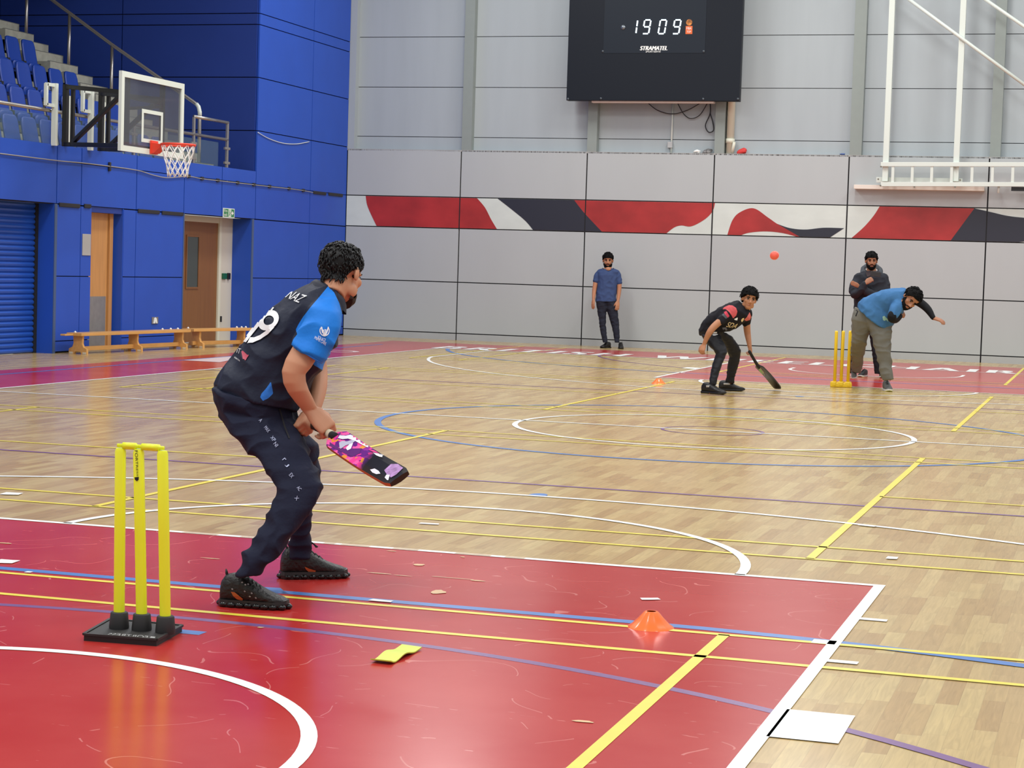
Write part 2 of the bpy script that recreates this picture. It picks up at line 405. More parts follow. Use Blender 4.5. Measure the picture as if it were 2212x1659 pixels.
cA = [(-10.43, 2.69), (-10.38, 2.48), (-10.19, 2.12)]; cB = [(-7.77, 2.12), (-7.89, 2.30), (-8.02, 2.52), (-8.18, 2.69)]
cC = [(-7.77, 2.69), (-7.50, 2.50), (-7.22, 2.29), (-7.06, 2.12)]; cD = [(-5.73, 2.12), (-6.08, 2.46), (-6.28, 2.69)]
mb = MB(); yy = YW-.001
mural(mb, [cA, cB], yy)
mural(mb, [list(reversed(cD)), [(-4.51, 2.12), (-4.37, 2.23), (-4.24, 2.27), (-4.05, 2.26), (-3.81, 2.39), (-3.67, 2.54), (-3.63, 2.69)]], yy)
mural(mb, [[(-3.38, 2.12), (-3.30, 2.38), (-3.17, 2.53), (-2.92, 2.61), (-2.65, 2.45), (-2.48, 2.34), (-2.25, 2.22), (-2.07, 2.12)], [(-2.12, 2.12), (-2.39, 2.18), (-2.69, 2.2), (-2.98, 2.17), (-3.13, 2.12)]], yy)
mural(mb, [[(-1.14, 2.12), (-.93, 2.32), (-.77, 2.52), (-.67, 2.69)], [(.97, 2.69), (.59, 2.12)]], yy)
mb.build('mural_red_ribbon', M_mr, wf)
mb = MB()
mural(mb, [cC, cD], yy)
mural(mb, [[(-2.48, 2.34), (-2.25, 2.27), (-1.97, 2.25), (-1.64, 2.29), (-1.28, 2.29)], [(-1.52, 2.12), (-2.07, 2.12)]], yy)
mural(mb, [[(.97, 2.69), (1.26, 2.63), (1.55, 2.57), (1.9, 2.54), (2.6, 2.5)], [(2.3, 2.3), (1.75, 2.12), (.59, 2.12)]], yy)
mb.build('mural_charcoal_ribbon', M_mk, wf)
mb = MB()
for x in seamX[1:-1]: mb.box2((x-.010, YW-.006, 2.1), (x+.010, YW+.01, 2.71))
mb.build('panel_joint', M_black, wf)
# upper cladding set back above the ledge
mb = MB(); mb.box2((-11.2, YW+.2, 3.5), (9, YW+.4, 9.5)); wu = struct(mb.build('wall_far_upper', M_black))
mb = MB(); zz = [3.5, 3.84, 4.78, 5.73, 6.67, 7.6, 8.55, 9.5]
for a, b in zip(zz, zz[1:]): mb.box2((-11.1, YW+.16, a+.006), (9, YW+.21, b-.006))
mb.build('cladding_sheet', M_upper, wu)
mb = MB(); mb.box2((-11.1, YW+.0, 3.56), (9, YW+.2, 3.588)); struct(mb.build('trim_1', mat('dusty ledge', (168, 166, 162), .7, var=.1, scale=6)))
for k, (x0, x1) in enumerate(((-8.52, -8.33), (-6.07, -5.89), (-3.68, -3.50), (-1.24, -1.03), (1.19, 1.37), (3.62, 3.8))):
    c = MB().box2((x0, YW+.0, 3.588), (x1, YW+.17, 9.4)).build('steel_column', M_col); struct(c)
struct(MB().box2((XB-.02, YW+.0, 3.588), (XB+.13, YW+.17, 9.4)).build('trim_2', M_upper))

# items on the ledge
def rag(name, px, py, w_, h_, m, lab, cat, seed):
    c = onY(px, py, YW+.06); c.z = 3.588; b = MB(); b.ell((c.x, c.y, c.z+h_*.5), (w_/2, .05, h_*.5), seg=20, rng=12)
    for v in b.bm.verts:
        n_ = noise.noise(v.co*14+V3((seed, 0, 0))); v.co += V3((n_*.35*w_, n_*.02, n_*.5*h_)); v.co.z = max(v.co.z, c.z)
    return tag(origin(b.build(name, m, smooth=True), c), lab, cat)
rag('crumpled_bag', 1507, 325, .13, .07, M_white, 'crumpled white bag on the ledge below the scoreboard', 'bag', 1)
rag('patterned_cloth', 1529, 324, .15, .08, mat('black and white cloth', (120, 120, 120), .7, var=.95, scale=22), 'black-and-white patterned cloth heap on the ledge beside the steel column', 'cloth', 5)
rag('red_cloth', 1604, 323, .17, .09, mat('red cloth', (206, 52, 48), .6), 'crumpled red cloth on the ledge beside the drain pipe', 'cloth', 9)
rag('blue_cloth', 1820, 331, .12, .03, mat('blue cloth', (62, 92, 160), .6), 'flat blue scrap lying on the ledge', 'cloth', 13)
rag('white_paper', 1843, 329, .09, .05, M_white, 'small white paper scrap on ledge at foot of steel column', 'paper', 17)

# scoreboard
YS = 31.45
tl, br = onY(1232, 0, YS), onY(1597, 218, YS); bl = onY(1223, 217, YS)
x0, x1, zb, zt = bl.x, br.x, bl.z, 6.95
sb = thing('scoreboard', 'large black electronic scoreboard showing 1909 on the far wall', 'scoreboard', ((x0+x1)/2, YS+.1, zb))
M_sb = mat('scoreboard face', (24, 29, 38), .45, spec=.2); M_sb2 = mat('scoreboard centre', (30, 37, 47), .4, spec=.22)
MB().box2((x0, YS, zb), (x1, YS+.16, zt), bevel=.012).build('casing', M_sb, sb)
p1, p2 = onY(1303, 115, YS), onY(1527, 0, YS)
MB().box2((p1.x, YS-.006, p1.z), (p2.x, YS, zt-.1)).build('centre_panel', M_sb2, sb)
M_led = mat('lit digit', (226, 246, 255), .4, emit=1.6); M_sil = mat('silver disc', (120, 126, 132), .3, metal=.6)
def seg7(mb, cx, cz, w_, h_, segs, y):
    sl = .12*w_*1.3; t = .018
    P = {'a': ((-1, 1), (1, 1)), 'b': ((1, 1), (1, 0)), 'c': ((1, 0), (1, -1)), 'd': ((-1, -1), (1, -1)), 'e': ((-1, 0), (-1, -1)), 'f': ((-1, 1), (-1, 0)), 'g': ((-1, 0), (1, 0))}
    for s in segs:
        (a, b), (c, d) = P[s]
        q = lambda u, v: V3((cx+u*w_/2+sl*v, y, cz+v*h_/2))
        A, B = q(a, b), q(c, d); dd = (B-A).normalized(); mb.beam(A+dd*.012, B-dd*.012, .012, t*1.25, up=V3((0, 1, 0)).cross(dd))
D7 = {'1': 'bc', '9': 'abcdfg', '0': 'abcdef'}
for ch, px in (('1', 1371), ('9', 1397), ('0', 1431), ('9', 1462)):
    c = onY(px, 58, YS-.01); b = MB(); seg7(b, c.x, c.z, .115 if ch != '1' else .08, .245, D7[ch], YS-.012); b.build('digit', M_led, sb)
c = onY(1346, 59, YS-.01); MB().lathe((c.x, YS-.02, c.z), [(0, 0), (.04, 0), (.045, .015)], axis=(0, 1, 0)).build('sensor', M_sil, sb, True)
c = onY(1489, 48.5, YS); MB().lathe((c.x, YS-.012, c.z), [(0, 0), (.056, 0), (.056, .012)], axis=(0, 1, 0)).build('round_emblem', mat('multicolour badge', (210, 120, 50), .4, var=.9, scale=14), sb)
c = onY(1488.5, 65, YS); MB().box((c.x, YS-.006, c.z), (.125, .012, .145), bevel=.004).build('orange_sticker', mat('orange sticker', (226, 106, 48), .4), sb)
text_on('FIBA', 'sticker_lettering', M_white, sb, (c.x, YS-.0135, c.z+.03), (1, 0, 0), (0, 0, 1), width=.09, height=.04)
text_on('TOP', 'sticker_lettering', M_white, sb, (c.x, YS-.0135, c.z-.03), (1, 0, 0), (0, 0, 1), width=.075, height=.035)
c = onY(1412, 104, YS-.01)
text_on('STRAMATEL', 'maker_lettering', M_white, sb, (c.x, YS-.009, c.z), (1, 0, 0), (0, 0, 1), width=.50, height=.075, shear=.25, fat=.006)
c = onY(1411, 111.5, YS-.01)
text_on('SPORTSERVE', 'maker_lettering', M_white, sb, (c.x, YS-.009, c.z), (1, 0, 0), (0, 0, 1), width=.28, height=.03, shear=.2, bold=.02)
for px, py in ((1302, 111), (1520, 111), (1298, 213), (1519, 214), (1227, 214), (1594, 214)):
    c = onY(px, py, YS); MB().lathe((c.x, YS-.014, c.z), [(0, 0), (.02, .002), (.024, .008)], axis=(0, 1, 0), seg=12).build('bolt', mat('dark bolt', (78, 84, 90), .4, metal=.5), sb, True)
a, b = onY(1281, 219, YS+.15), onY(1544, 220, YS+.15)
MB().box2((a.x, YS+.05, zb-.03), (b.x, YS+.19, zb-.0)).build('mount_rail', mat('pinkish rail', (214, 196, 186), .5), sb)
# conduit, socket, drain pipe, cables
cn = onY(1451, 270, YW+.1)
o = thing('conduit', 'thin white conduit with socket box below the scoreboard', 'conduit', (cn.x, YW+.13, 3.588))
MB().tube([(cn.x, YW+.13, 3.59), (cn.x, YW+.13, zb+.05)], .016).build('pipe', M_wframe, o, True)
MB().box((cn.x-.02, YW+.12, 3.74), (.09, .07, .11), bevel=.008).build('socket_box', mat('grey socket box', (176, 178, 178), .4), o)
dp = onY(1579, 270, YW+.1)
o = thing('drain_pipe', 'thick cream drain pipe beside steel column under the scoreboard', 'pipe', (dp.x, YW+.09, 3.588))
MB().tube([(dp.x, YW+.09, 3.59), (dp.x, YW+.09, 9.3)], .07, seg=18).build('pipe', M_cream, o, True)
MB().tube([(dp.x, YW+.09, 3.78), (dp.x, YW+.09, 3.86)], .082, seg=18).tube([(dp.x+.05, YW+.05, 3.6), (dp.x+.07, YW+.03, 3.7), (dp.x+.09, YW+.02, 3.8)], .028).build('pipe_joint', M_cream, o, True)
def cable(pts, lab, r=.008, Y=YW+.1, m=None, name='cable'):
    P = [onY(x, y, Y) for x, y in pts]; P = catmull([(p.x, p.y, p.z) for p in P], 8)
    o = MB().tube(P, r, seg=8).build(name, m or M_bframe, smooth=True); return tag(origin(o, P[0]), lab, 'cable')
cable([(1396, 219), (1420, 238), (1452, 246), (1485, 238), (1519, 219)], 'black cable hanging in a wide loop under the scoreboard')
cable([(1462, 219), (1476, 245), (1492, 256), (1512, 248), (1530, 219)], 'black cable hanging in a deep loop under the scoreboard')
cable([(1534, 219), (1534, 245), (1524, 270), (1530, 285), (1541, 282), (1540, 265), (1534, 245)], 'black cable tied in a teardrop loop by the steel column', r=.01)

# ------------------------------------------------------------------ folded white goal frame
YF = YW-.3
gf = thing('goal_frame', 'folded white steel goal frame with ladder bars on the far wall', 'goal frame', (0, YF, 3.05))
def fr(px, py, Y=YF): return onY(px, py, Y)
for n_, (t_, b_) in enumerate((((1928, 0), (1912, 392)), ((2082, 0), (2064, 392)))):
    A, B = fr(*t_), fr(*b_); d = (A-B).normalized()
    MB().beam(B, A+d*.9, .1, .1, bevel=.006).build('post', M_wframe, gf)
for (a, b) in (((1965, 0), (2212, 182)), ((2130, 0), (2300, 118))):
    A, B = fr(*a, YF-.08), fr(*b, YF-.08); d = (B-A).normalized()
    MB().tube([A-d*.6, B+d*.6], .03, seg=12).build('diagonal_bar', M_wframe, gf, True)
for py in (355, 398):
    A, B = fr(1903, py, YF-.07), fr(2300, py+.4, YF-.07)
    MB().beam(A, B, .075, .075, bevel=.005).build('rail', M_wframe, gf)
for xx in (1928, 1970, 2012, 2055, 2099, 2143, 2187, 2231):
    MB().beam(fr(xx, 396, YF-.07), fr(xx+1.5, 356, YF-.07), .05, .05, bevel=.004).build('rung', M_wframe, gf)
A, B = fr(1892, 382), fr(2078, 397); MB().box2((A.x, YF+.06, B.z), (B.x, YF+.1, A.z), bevel=.004).build('mount_plate', M_wframe, gf)
A, B = fr(1843, 398), fr(2125, 412); MB().box2((A.x, YF+.1, B.z), (B.x, YW, A.z), bevel=.004).build('wall_beam', mat('cream white beam', (228, 218, 206), .5), gf)
for p in ((1903, 360), (2063, 362), (1902, 401), (1975, 404), (2063, 404), (1897, 387), (2074, 389)):
    c = fr(*p, YF-.11); MB().lathe(c, [(.0, 0), (.016, 0), (.016, .02)], axis=(0, 1, 0), seg=8).build('bolt', mat('dull bolt', (130, 124, 112), .4, metal=.7), gf)
A = fr(2157, 412, YF-.02); MB().tube([A+V3((0, 0, .1)), A-V3((0, 0, .04))], .022).build('peg', M_wframe, gf, True)
A, B = fr(2185, 400, YF-.03), fr(2300, 405, YF-.03); MB().box2((A.x, YF-.06, A.z-.1), (B.x, YF-.03, A.z-.03)).build('rubber_strip', M_bframe, gf)

# ------------------------------------------------------------------ blue side wall
ZTOP = 2.92
mb = MB(); mb.box2((-10.97, 9, 2.097), (XB-.03, YW+.2, ZTOP-.01))
for ya, yb in ((9, 17.52), (21.06, 22.09), (23.04, 25.03), (27.6, YW+.2)): mb.box2((-10.97, ya+.01, 0), (XB-.03, yb-.01, 2.1))
wl = struct(mb.build('wall_left', M_black))
pan, pan2 = MB(), MB(); g = .011
Yu = [9, 12, 15, 17.6, 19.4, 21.1, 21.78, 23.43, 25.01, 26.38, 27.71, 30.08, YW]
for a, b in zip(Yu, Yu[1:]):
    pan.box2((XB-.03, a+g, 2.097+g), (XB, b-g, 2.70-.006)); pan.box2((XB-.03, a+g, 2.70+.006), (XB, b-g, ZTOP if b < 28 else 3.62-.008))
for segs in ((9, 12, 15, 17.52), (21.06, 21.78, 22.09), (23.04, 23.43, 25.03), (27.6, 30.08, YW)):
    for a, b in zip(segs, segs[1:]):
        for za, zb_ in ((0.02, .17), (.17, 1.086), (1.086, 2.097)):
            pan.box2((XB-.03, a+g*.7, za+g*.6), (XB, b-g*.7, zb_-g*.6))
pan.build('wall_panel', M_bluewall, wl)
tw = MB(); tw.box2((-16.6, 27.75, 3.0), (XB-.03, YW+.2, 9.4)); tw = struct(tw.build('wall_stand_end', M_black))
pa, pb = MB(), MB(); zs = [3.62, 4.53, 5.43, 5.62, 7, 8.2, 9.4]
for a, b in ((27.72, 30.08), (30.08, YW)):
    for za, zb_ in zip(zs, zs[1:]): pa.box2((XB-.03, a+.009, za+.008), (XB, b-.009, zb_-.008))
for xa, xb_ in ((-16.6, -15.9), (-15.9, -13.45), (-13.45, XB-.03)):
    for za, zb_ in zip([2.4]+zs, zs): pb.box2((xa+.01, 27.70, za+.008), (xb_-.01, 27.76, zb_-.008))
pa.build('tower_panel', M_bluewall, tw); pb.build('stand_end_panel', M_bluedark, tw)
# reveals (jambs) and recess linings
jm = MB()
jm.box2((-11.45, 21.05, 0), (XB-.005, 21.075, 2.1)); jm.box2((-11.2, 23.03, 0), (XB-.005, 23.05, 2.1)); jm.box2((-11.3, 27.58, 0), (XB-.005, 27.61, 2.1))
jm.build('door_reveal', M_bluewall, wl)
jt = MB(); jt.box2((XB-.02, 21.055, 0), (XB+.006, 21.12, 2.1)); jt.box2((XB-.02, 27.585, 0), (XB+.006, 27.66, 2.1)); jt.box2((XB-.02, 25.0, 0), (XB+.006, 25.035, 2.1))
jt.build('corner_strip', mat('blue grey trim', (66, 88, 128), .4), wl)
# roller shutter
mb = MB(); XS = XB-.28; zc = 0.0; pts = []
for k in range(28):
    z0_ = k*.075; pts += [(XS, z0_+.004), (XS+.018, z0_+.02), (XS+.022, z0_+.045), (XS+.006, z0_+.066), (XS-.004, z0_+.072)]
rings = [[V3((x, y, z_)) for x, z_ in pts] for y in (17.5, 20.98)]
mb.ring_loft(rings, cap=False, close=False); d3 = struct(mb.build('door_3', M_shut)); d3['label'] = 'blue steel roller shutter'
MB().box2((XS-.05, 20.98, 0), (XS+.03, 21.06, 2.1)).build('shutter_guide', M_black, d3)
# door 1: pale oak with steel kick plate
X1 = XB-.16; d1 = MB().box2((X1-.05, 22.0, .01), (X1, 22.86, 2.06)).build('door_1', M_ply); struct(d1)
k = onX(237, 640, X1); MB().box2((X1-.004, 22.0, .02), (X1+.004, 22.83, k.z)).build('kick_plate', mat('dull steel plate', (150, 150, 152), .4, metal=.5, var=.1), d1)
MB().box2((X1-.05, 22.87, 0), (X1+.03, 22.97, 2.09)).box2((X1-.05, 22.0, 2.06), (X1+.02, 22.9, 2.1)).build('door_frame', M_ply, d1)
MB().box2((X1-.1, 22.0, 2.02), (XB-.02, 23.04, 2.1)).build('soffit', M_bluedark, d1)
# door 2: brown oak with vision panel
X2 = XB-.37; d2 = MB().box2((X2-.05, 25.0, .01), (X2, 27.03, 2.0)).build('door_2', M_brown); struct(d2)
a, b = onX(404, 511, X2), onX(426, 620, X2)
MB().box2((X2-.01, a.y, b.z), (X2+.004, b.y, a.z)).build('door_glass', mat('dark glazing', (58, 66, 66), .15), d2)
fq = MB(); t = .03
for (ya, yb, za, zb_) in ((a.y-t, a.y, b.z-t, a.z+t), (b.y, b.y+t, b.z-t, a.z+t), (a.y, b.y, a.z, a.z+t), (a.y, b.y, b.z-t, b.z)): fq.box2((X2-.01, ya, za), (X2+.014, yb, zb_))
fq.build('glazing_bead', M_brown, d2)
MB().box2((X2-.05, 27.03, 0), (X2+.03, 27.12, 2.1)).box2((X2-.05, 25.0, 2.0), (X2+.02, 27.1, 2.1)).build('door_frame', M_cream, d2)
MB().box2((X2-.05, 27.12, 0), (X2+.012, 27.6, 2.1)).build('side_lining', mat('cream lining', (206, 200, 186), .55), d2)
c = onX(474, 689, X2); MB().box((X2+.036, c.y-.02, c.z), (.03, .03, .1), bevel=.005).build('door_closer', M_bframe, d2)
# fittings on the side wall
c = onX(481.5, 596.5, X2); o = MB().box((X2+.025, c.y, c.z), (.04, .15, .1), bevel=.01).build('door_release_box', mat('green plastic', (20, 92, 62), .4))
tag(origin(o, (X2+.025, c.y, c.z)), 'small green door release box on cream lining by brown door', 'release box')
c = onX(491, 596.5, X2); o = MB().box((X2+.025, c.y, c.z), (.04, .085, .11), bevel=.01).build('card_reader', M_bframe)
tag(origin(o, (X2+.025, c.y, c.z)), 'small black card reader beside green release box', 'card reader')
a, b = onX(481, 449, XB), onX(505, 471, XB)
es = thing('exit_sign', 'green and white fire exit sign above the brown door', 'sign', (XB, (a.y+b.y)/2, b.z))
MB().box2((XB+.002, a.y, b.z), (XB+.012, b.y, a.z), bevel=.002).build('sign_board', mat('sign white', (226, 234, 224), .4), es)
M_sg = mat('sign green', (36, 128, 78), .4); yc, zc = (a.y+b.y)/2, (a.z+b.z)/2; sw, sh = (b.y-a.y), (a.z-b.z)
MB().box2((XB+.012, a.y+.02, b.z+.012), (XB+.0135, b.y-.02, a.z-.012)).build('sign_field', M_sg, es)
text_on('Fire', 'sign_lettering', M_white, es, (XB+.0145, a.y+sw*.22, zc+.035), (0, 1, 0), (0, 0, 1), width=.12, height=.05)
text_on('exit', 'sign_lettering', M_white, es, (XB+.0145, a.y+sw*.22, zc-.03), (0, 1, 0), (0, 0, 1), width=.12, height=.05)
q = MB(); yq = yc+.0
q.box((XB+.0145, yq+.03, zc), (.001, .1, .125)); q.build('sign_doorway', mat('sign white', (226, 234, 224)), es)
q = MB(); q.ell((XB+.0155, yq+.03, zc+.045), (.001, .012, .012)); q.beam((XB+.0155, yq+.02, zc-.005), (XB+.0155, yq+.03, zc+.032), .002, .024, up=V3((0, 1, 0))); q.beam((XB+.0155, yq+.0, zc-.05), (XB+.0155, yq+.025, zc-.005), .002, .014, up=V3((0, 1, 0))); q.beam((XB+.0155, yq+.05, zc-.045), (XB+.0155, yq+.025, zc-.005), .002, .014, up=V3((0, 1, 0)))
q.build('running_figure', M_sg, es)
q = MB(); ya = b.y-.1; q.box((XB+.0145, ya-.02, zc), (.001, .09, .02)); q.poly([(XB+.0148, ya+.0, zc+.04), (XB+.0148, ya+.06, zc), (XB+.0148, ya+.0, zc-.04)]); q.build('arrow', M_white, es)
a, b = onX(177.5, 505, XB), onX(194, 552, XB)
o = MB().box2((XB+.001, a.y, b.z), (XB+.012, b.y, a.z), bevel=.002).build('notice_plate', mat('grey plate', (172, 172, 170), .4)); tag(origin(o, (XB, (a.y+b.y)/2, b.z)), 'blank grey rectangular plate on blue wall beside the pale door', 'plate')
a, b = onX(327, 685, XB), onX(340, 699, XB)
o = thing('wall_socket', 'silver wall socket with white switch low on the blue wall', 'socket', (XB, (a.y+b.y)/2, b.z))
MB().box2((XB, a.y, b.z), (XB+.015, b.y, a.z), bevel=.003).build('socket_plate', M_steel, o)
yc, zc = (a.y+b.y)/2, (a.z+b.z)/2; MB().prism([(XB+.015, yc-.06, zc-.045), (XB+.015, yc-.03, zc+.03), (XB+.015, yc, zc+.045), (XB+.015, yc+.03, zc+.03), (XB+.015, yc+.06, zc-.045), (XB+.015, yc+.02, zc-.045), (XB+.015, yc, zc-.01), (XB+.015, yc-.02, zc-.045)], (.01, 0, 0)).build('plug_cover', M_white, o)
# black straps along the seams, cable
M_strap = mat('black strap', (38, 38, 42), .7)
for (x0_, y0_, x1_, y1_) in ((127, 441, 171, 446), (181, 444, 195, 446), (297, 454, 343, 460), (349, 459, 394, 463), (676, 415, 703, 419), (709, 419, 739, 422)):
    a, b = onX(x0_, y0_, XB), onX(x1_, y1_, XB); zc = (a.z+b.z)/2
    o = MB().box2((XB, a.y, zc-.028), (XB+.02, b.y, zc+.028), bevel=.006).build('seam_strap', M_strap)
    tag(origin(o, (XB, (a.y+b.y)/2, zc)), 'long black strap fixed along a seam of the blue wall', 'strap', 'long black straps on the blue wall seams')
for px, py in ((406, 380.5), (435, 385.5), (469, 389.5), (512, 394.5), (547, 398.8), (581, 402.7), (623, 407.2), (654, 411.3)):
    c = onX(px, py, XB); o = MB().box((XB+.014, c.y, c.z), (.03, .085, .055), bevel=.006).build('cable_clip', M_strap)
    tag(origin(o, (XB, c.y, c.z)), 'small black clip holding the cable along the blue wall', 'clip', 'black cable clips on the blue wall')
c = onX(235, 360, XB); o = MB().box((XB+.014, c.y, c.z), (.03, .05, .13), bevel=.006).build('cable_clip', M_strap)
tag(origin(o, (XB, c.y, c.z)), 'upright black clip on the blue wall under the basketball hoop arm', 'clip')
P = [onX(x, y, XB+.022) for x, y in ((0, 331.6), (124, 347), (178, 352), (235, 359), (297, 368), (330, 378), (362, 384), (406, 381), (435, 386), (469, 390), (512, 395), (547, 399), (581, 403), (623, 407.5), (654, 411.5), (676, 416))]
o = MB().tube(catmull([tuple(p) for p in P], 6), .008, seg=8).build('wall_cable', mat('grey cable', (150, 150, 150), .5), smooth=True); tag(origin(o, P[0]), 'grey cable clipped along the blue wall seam and sagging behind the hoop net', 'cable')
P = [onX(x, y, XB+.015) for x, y in ((557, 286), (580, 299), (610, 309), (640, 311), (668, 306))]
o = MB().tube(catmull([tuple(p) for p in P], 6), .007, seg=8).build('wall_cable', M_wframe, smooth=True); tag(origin(o, P[0]), 'thin white cable drooping across the blue tower wall', 'cable')

# ------------------------------------------------------------------ stand: terrace, steps, seats, railings
mb = MB()
mb.box2((-12.0, 9, 2.3), (-10.98, 27.7, 2.61))
for k in range(1, 6): mb.box2((-16.6, 9, 2.3), (-11.15-.8*k, 25.6, 2.61+.52*k))
struct(mb.build('stand_terrace', M_conc))
mb = MB()
for k in range(14): mb.box2((-16.6, 25.6, 2.3), (-11.05-.286*k, 26.5, 2.78+.18*(k+1)))
struct(mb.build('stand_steps', M_conc))
mb = MB()
for k in range(14):
    x = -11.05-.286*k; z_ = 2.78+.18*(k+1); mb.box2((x-.06, 25.61, z_), (x+.004, 26.5, z_+.008))
struct(mb.build('trim_3', mat('dark step nosing', (92, 96, 94), .7)))
def make_seat(lab):
    t = thing('stadium_seat', lab, 'seat')
    # backrest: rounded shell leaning back (towards -x), facing +x
    prof = [(0, .16), (-.02, .3), (-.06, .5), (-.09, .68), (-.105, .76), (-.11, .785)]; wid = [.19, .2, .2, .195, .175, .12]
    rings = []
    for (x, z_), w_ in zip(prof, wid):
        ring = []
        for k in range(18):
            a = 2*pi*k/18; c_, s_ = cos(a), sin(a)
            ring.append(V3((x+.03*(abs(s_)**.7)*(1 if s_ > 0 else -1)-.035*(1-abs(c_)**2)*.6+.02, w_*(abs(c_)**.55)*(1 if c_ > 0 else -1), z_)))
        rings.append(ring)
    MB().ring_loft(rings).build('backrest', M_seat, t, True)
    rings = []
    for z_, w_, x in ((.2, .16, .04), (.22, .18, .05), (.3, .18, .055), (.34, .17, .055), (.36, .13, .05)):
        rings.append([V3((x+.025*(abs(sin(2*pi*k/18))**.7)*(1 if sin(2*pi*k/18) > 0 else -1), w_*(abs(cos(2*pi*k/18))**.55)*(1 if cos(2*pi*k/18) > 0 else -1), z_)) for k in range(18)])
    MB().ring_loft(rings).build('folded_seat', M_seat, t, True)
    MB().box((-.02, -.225, .2), (.12, .02, .36), bevel=.008).box((-.02, .225, .2), (.12, .02, .36), bevel=.008).box((-.02, 0, .03), (.1, .46, .02)).build('bracket', M_seatd, t)
    return t
def dup(root, label):
    r = root.copy(); COL.objects.link(r); r['label'] = label
    for ch in root.children:
        c_ = ch.copy(); COL.objects.link(c_); c_.parent = r
    return r
ordn = ['end', 'second', 'third', 'fourth', 'fifth', 'sixth', 'seventh', 'eighth', 'ninth', 'tenth', 'eleventh', 'twelfth']
rown = ['front row behind the glass', 'second row of the stand', 'third row of the stand', 'fourth, topmost visible row of the stand']
seat0 = None
for k, cnt in enumerate((11, 8, 6, 3)):
    for j in range(cnt):
        lab = ('blue folded seat next to the aisle steps, ' if j == 0 else 'blue folded seat, %s from the aisle steps, ' % ordn[j])+rown[k]
        if seat0 is None: seat0 = s = make_seat(lab)
        else: s = dup(seat0, lab)
        s['group'] = 'blue folded stadium seats'
        s.location = (-11.38-.8*k, 25.28-.49*j, 2.62+.52*k); s.scale = (1, 1, .9)
# balustrade
bal = thing('balustrade', 'steel and glass balustrade along the top edge of the blue wall', 'balustrade', (XB-.06, 20, ZTOP))
XR = XB-.05
MB().tube([(XR, 17.6, 3.385), (XR, 26.65, 3.385)], .026, seg=12).build('top_rail', M_steel, bal, True)
for y, zt_ in ((17.7, 3.38), (19.56, 3.38), (21.4, 3.38), (23.4, 3.38), (25.4, 3.66), (26.64, 3.66)):
    MB().box2((XR-.02, y-.025, 2.5), (XR+.02, y+.025, zt_), bevel=.006).build('post', M_steel, bal)
MB().tube([(XR, 25.4, 3.67), (XR, 26.66, 3.67)], .026, seg=12).build('gate_rail', M_steel, bal, True)
for a, b in ((17.76, 19.5), (19.62, 21.34), (21.46, 23.34), (23.46, 25.34), (25.46, 26.3)):
    MB().box2((XR-.006, a, ZTOP-.15), (XR+.006, b, 3.32)).build('glass_panel', M_glass, bal)
for y in (19.56, 21.4, 23.4, 25.4, 26.64):
    for z_ in (3.0, 3.24):
        MB().box2((XR-.02, y-.09, z_-.022), (XR+.022, y+.09, z_+.022), bevel=.008).build('glass_clamp', M_steel, bal)
# stair handrail
YR = 26.5
hr = thing('stair_handrail', 'sloping steel handrail beside the stand steps', 'handrail', (-11.3, YR, 2.7))
pts = [(-15.4, YR, 6.55), (-14.14, YR, 5.71), (-13.0, YR, 4.96), (-11.45, YR, 4.0), (-11.36, YR, 3.94), (-11.325, YR, 3.84), (-11.32, YR, 2.6)]
MB().tube(pts, .03, seg=12).build('rail', M_steel, hr, True)
for x, za, zb_ in ((-14.63, 4.9, 6.03), (-13.8, 4.3, 5.48), (-12.98, 3.8, 4.94)): MB().tube([(x, YR, za), (x, YR, zb_)], .028, seg=12).build('post', M_steel, hr, True)
MB().tube([(-11.39, YR, 3.965), (-11.35, YR, 3.92), (-11.325, YR, 3.83), (-11.322, YR, 3.76)], .034, seg=12).build('elbow', M_wframe, hr, True)
# roof over the stand (out of frame, keeps its end wall in shade)
struct(MB().box2((-16.8, 8, 7.4), (-11.3, YW, 7.55)).build('ceiling_stand', M_conc))
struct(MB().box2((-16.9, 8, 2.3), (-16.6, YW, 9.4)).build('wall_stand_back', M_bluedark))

# ------------------------------------------------------------------ side hoop
XH, yA, yB, zA, zB = -9.15, 19.78, 21.57, 2.775, 3.815
bh = thing('basketball_hoop', 'glass basketball backboard with red rim on black arms from the blue wall', 'basketball hoop', (XH, (yA+yB)/2, zA))
t = .075; q = MB()
for ya, yb, za, zb_ in ((yA, yA+t, zA, zB), (yB-t, yB, zA, zB), (yA+t, yB-t, zB-t, zB), (yA+t, yB-t, zA, zA+t)): q.box2((XH-.02, ya, za), (XH+.025, yb, zb_))
q.build('backboard_border', M_wframe, bh)
MB().box2((XH-.004, yA+t, zA+t), (XH+.004, yB-t, zB-t)).build('backboard_glass', mat('backboard glass', (96, 100, 108), .05, alpha=.42), bh)
q = MB(); ym = (yA+yB)/2; s0, s1, u0_, u1_ = ym-.3, ym+.3, 2.93, 3.37; t2 = .05
for ya, yb, za, zb_ in ((s0, s0+t2, u0_, u1_), (s1-t2, s1, u0_, u1_), (s0+t2, s1-t2, u1_-t2, u1_), (s0+t2, s1-t2, u0_, u0_+t2)): q.box2((XH+.005, ya, za), (XH+.011, yb, zb_))
q.build('target_square', M_wframe, bh)
M_rim = mat('red rim', (226, 66, 44), .4); zr = 2.915; xr = XH+.40; R_ = .225
rim = MB().tube([(xr+R_*cos(2*pi*k/40), ym+R_*sin(2*pi*k/40), zr) for k in range(41)], .016, seg=10).build('rim', M_rim, bh, True)
q = MB(); q.prism([(XH+.03, ym-.1, zr-.13), (XH+.03, ym+.1, zr-.13), (XH+.03, ym+.1, zr+.05), (XH+.03, ym-.1, zr+.05)], (.02, 0, 0))
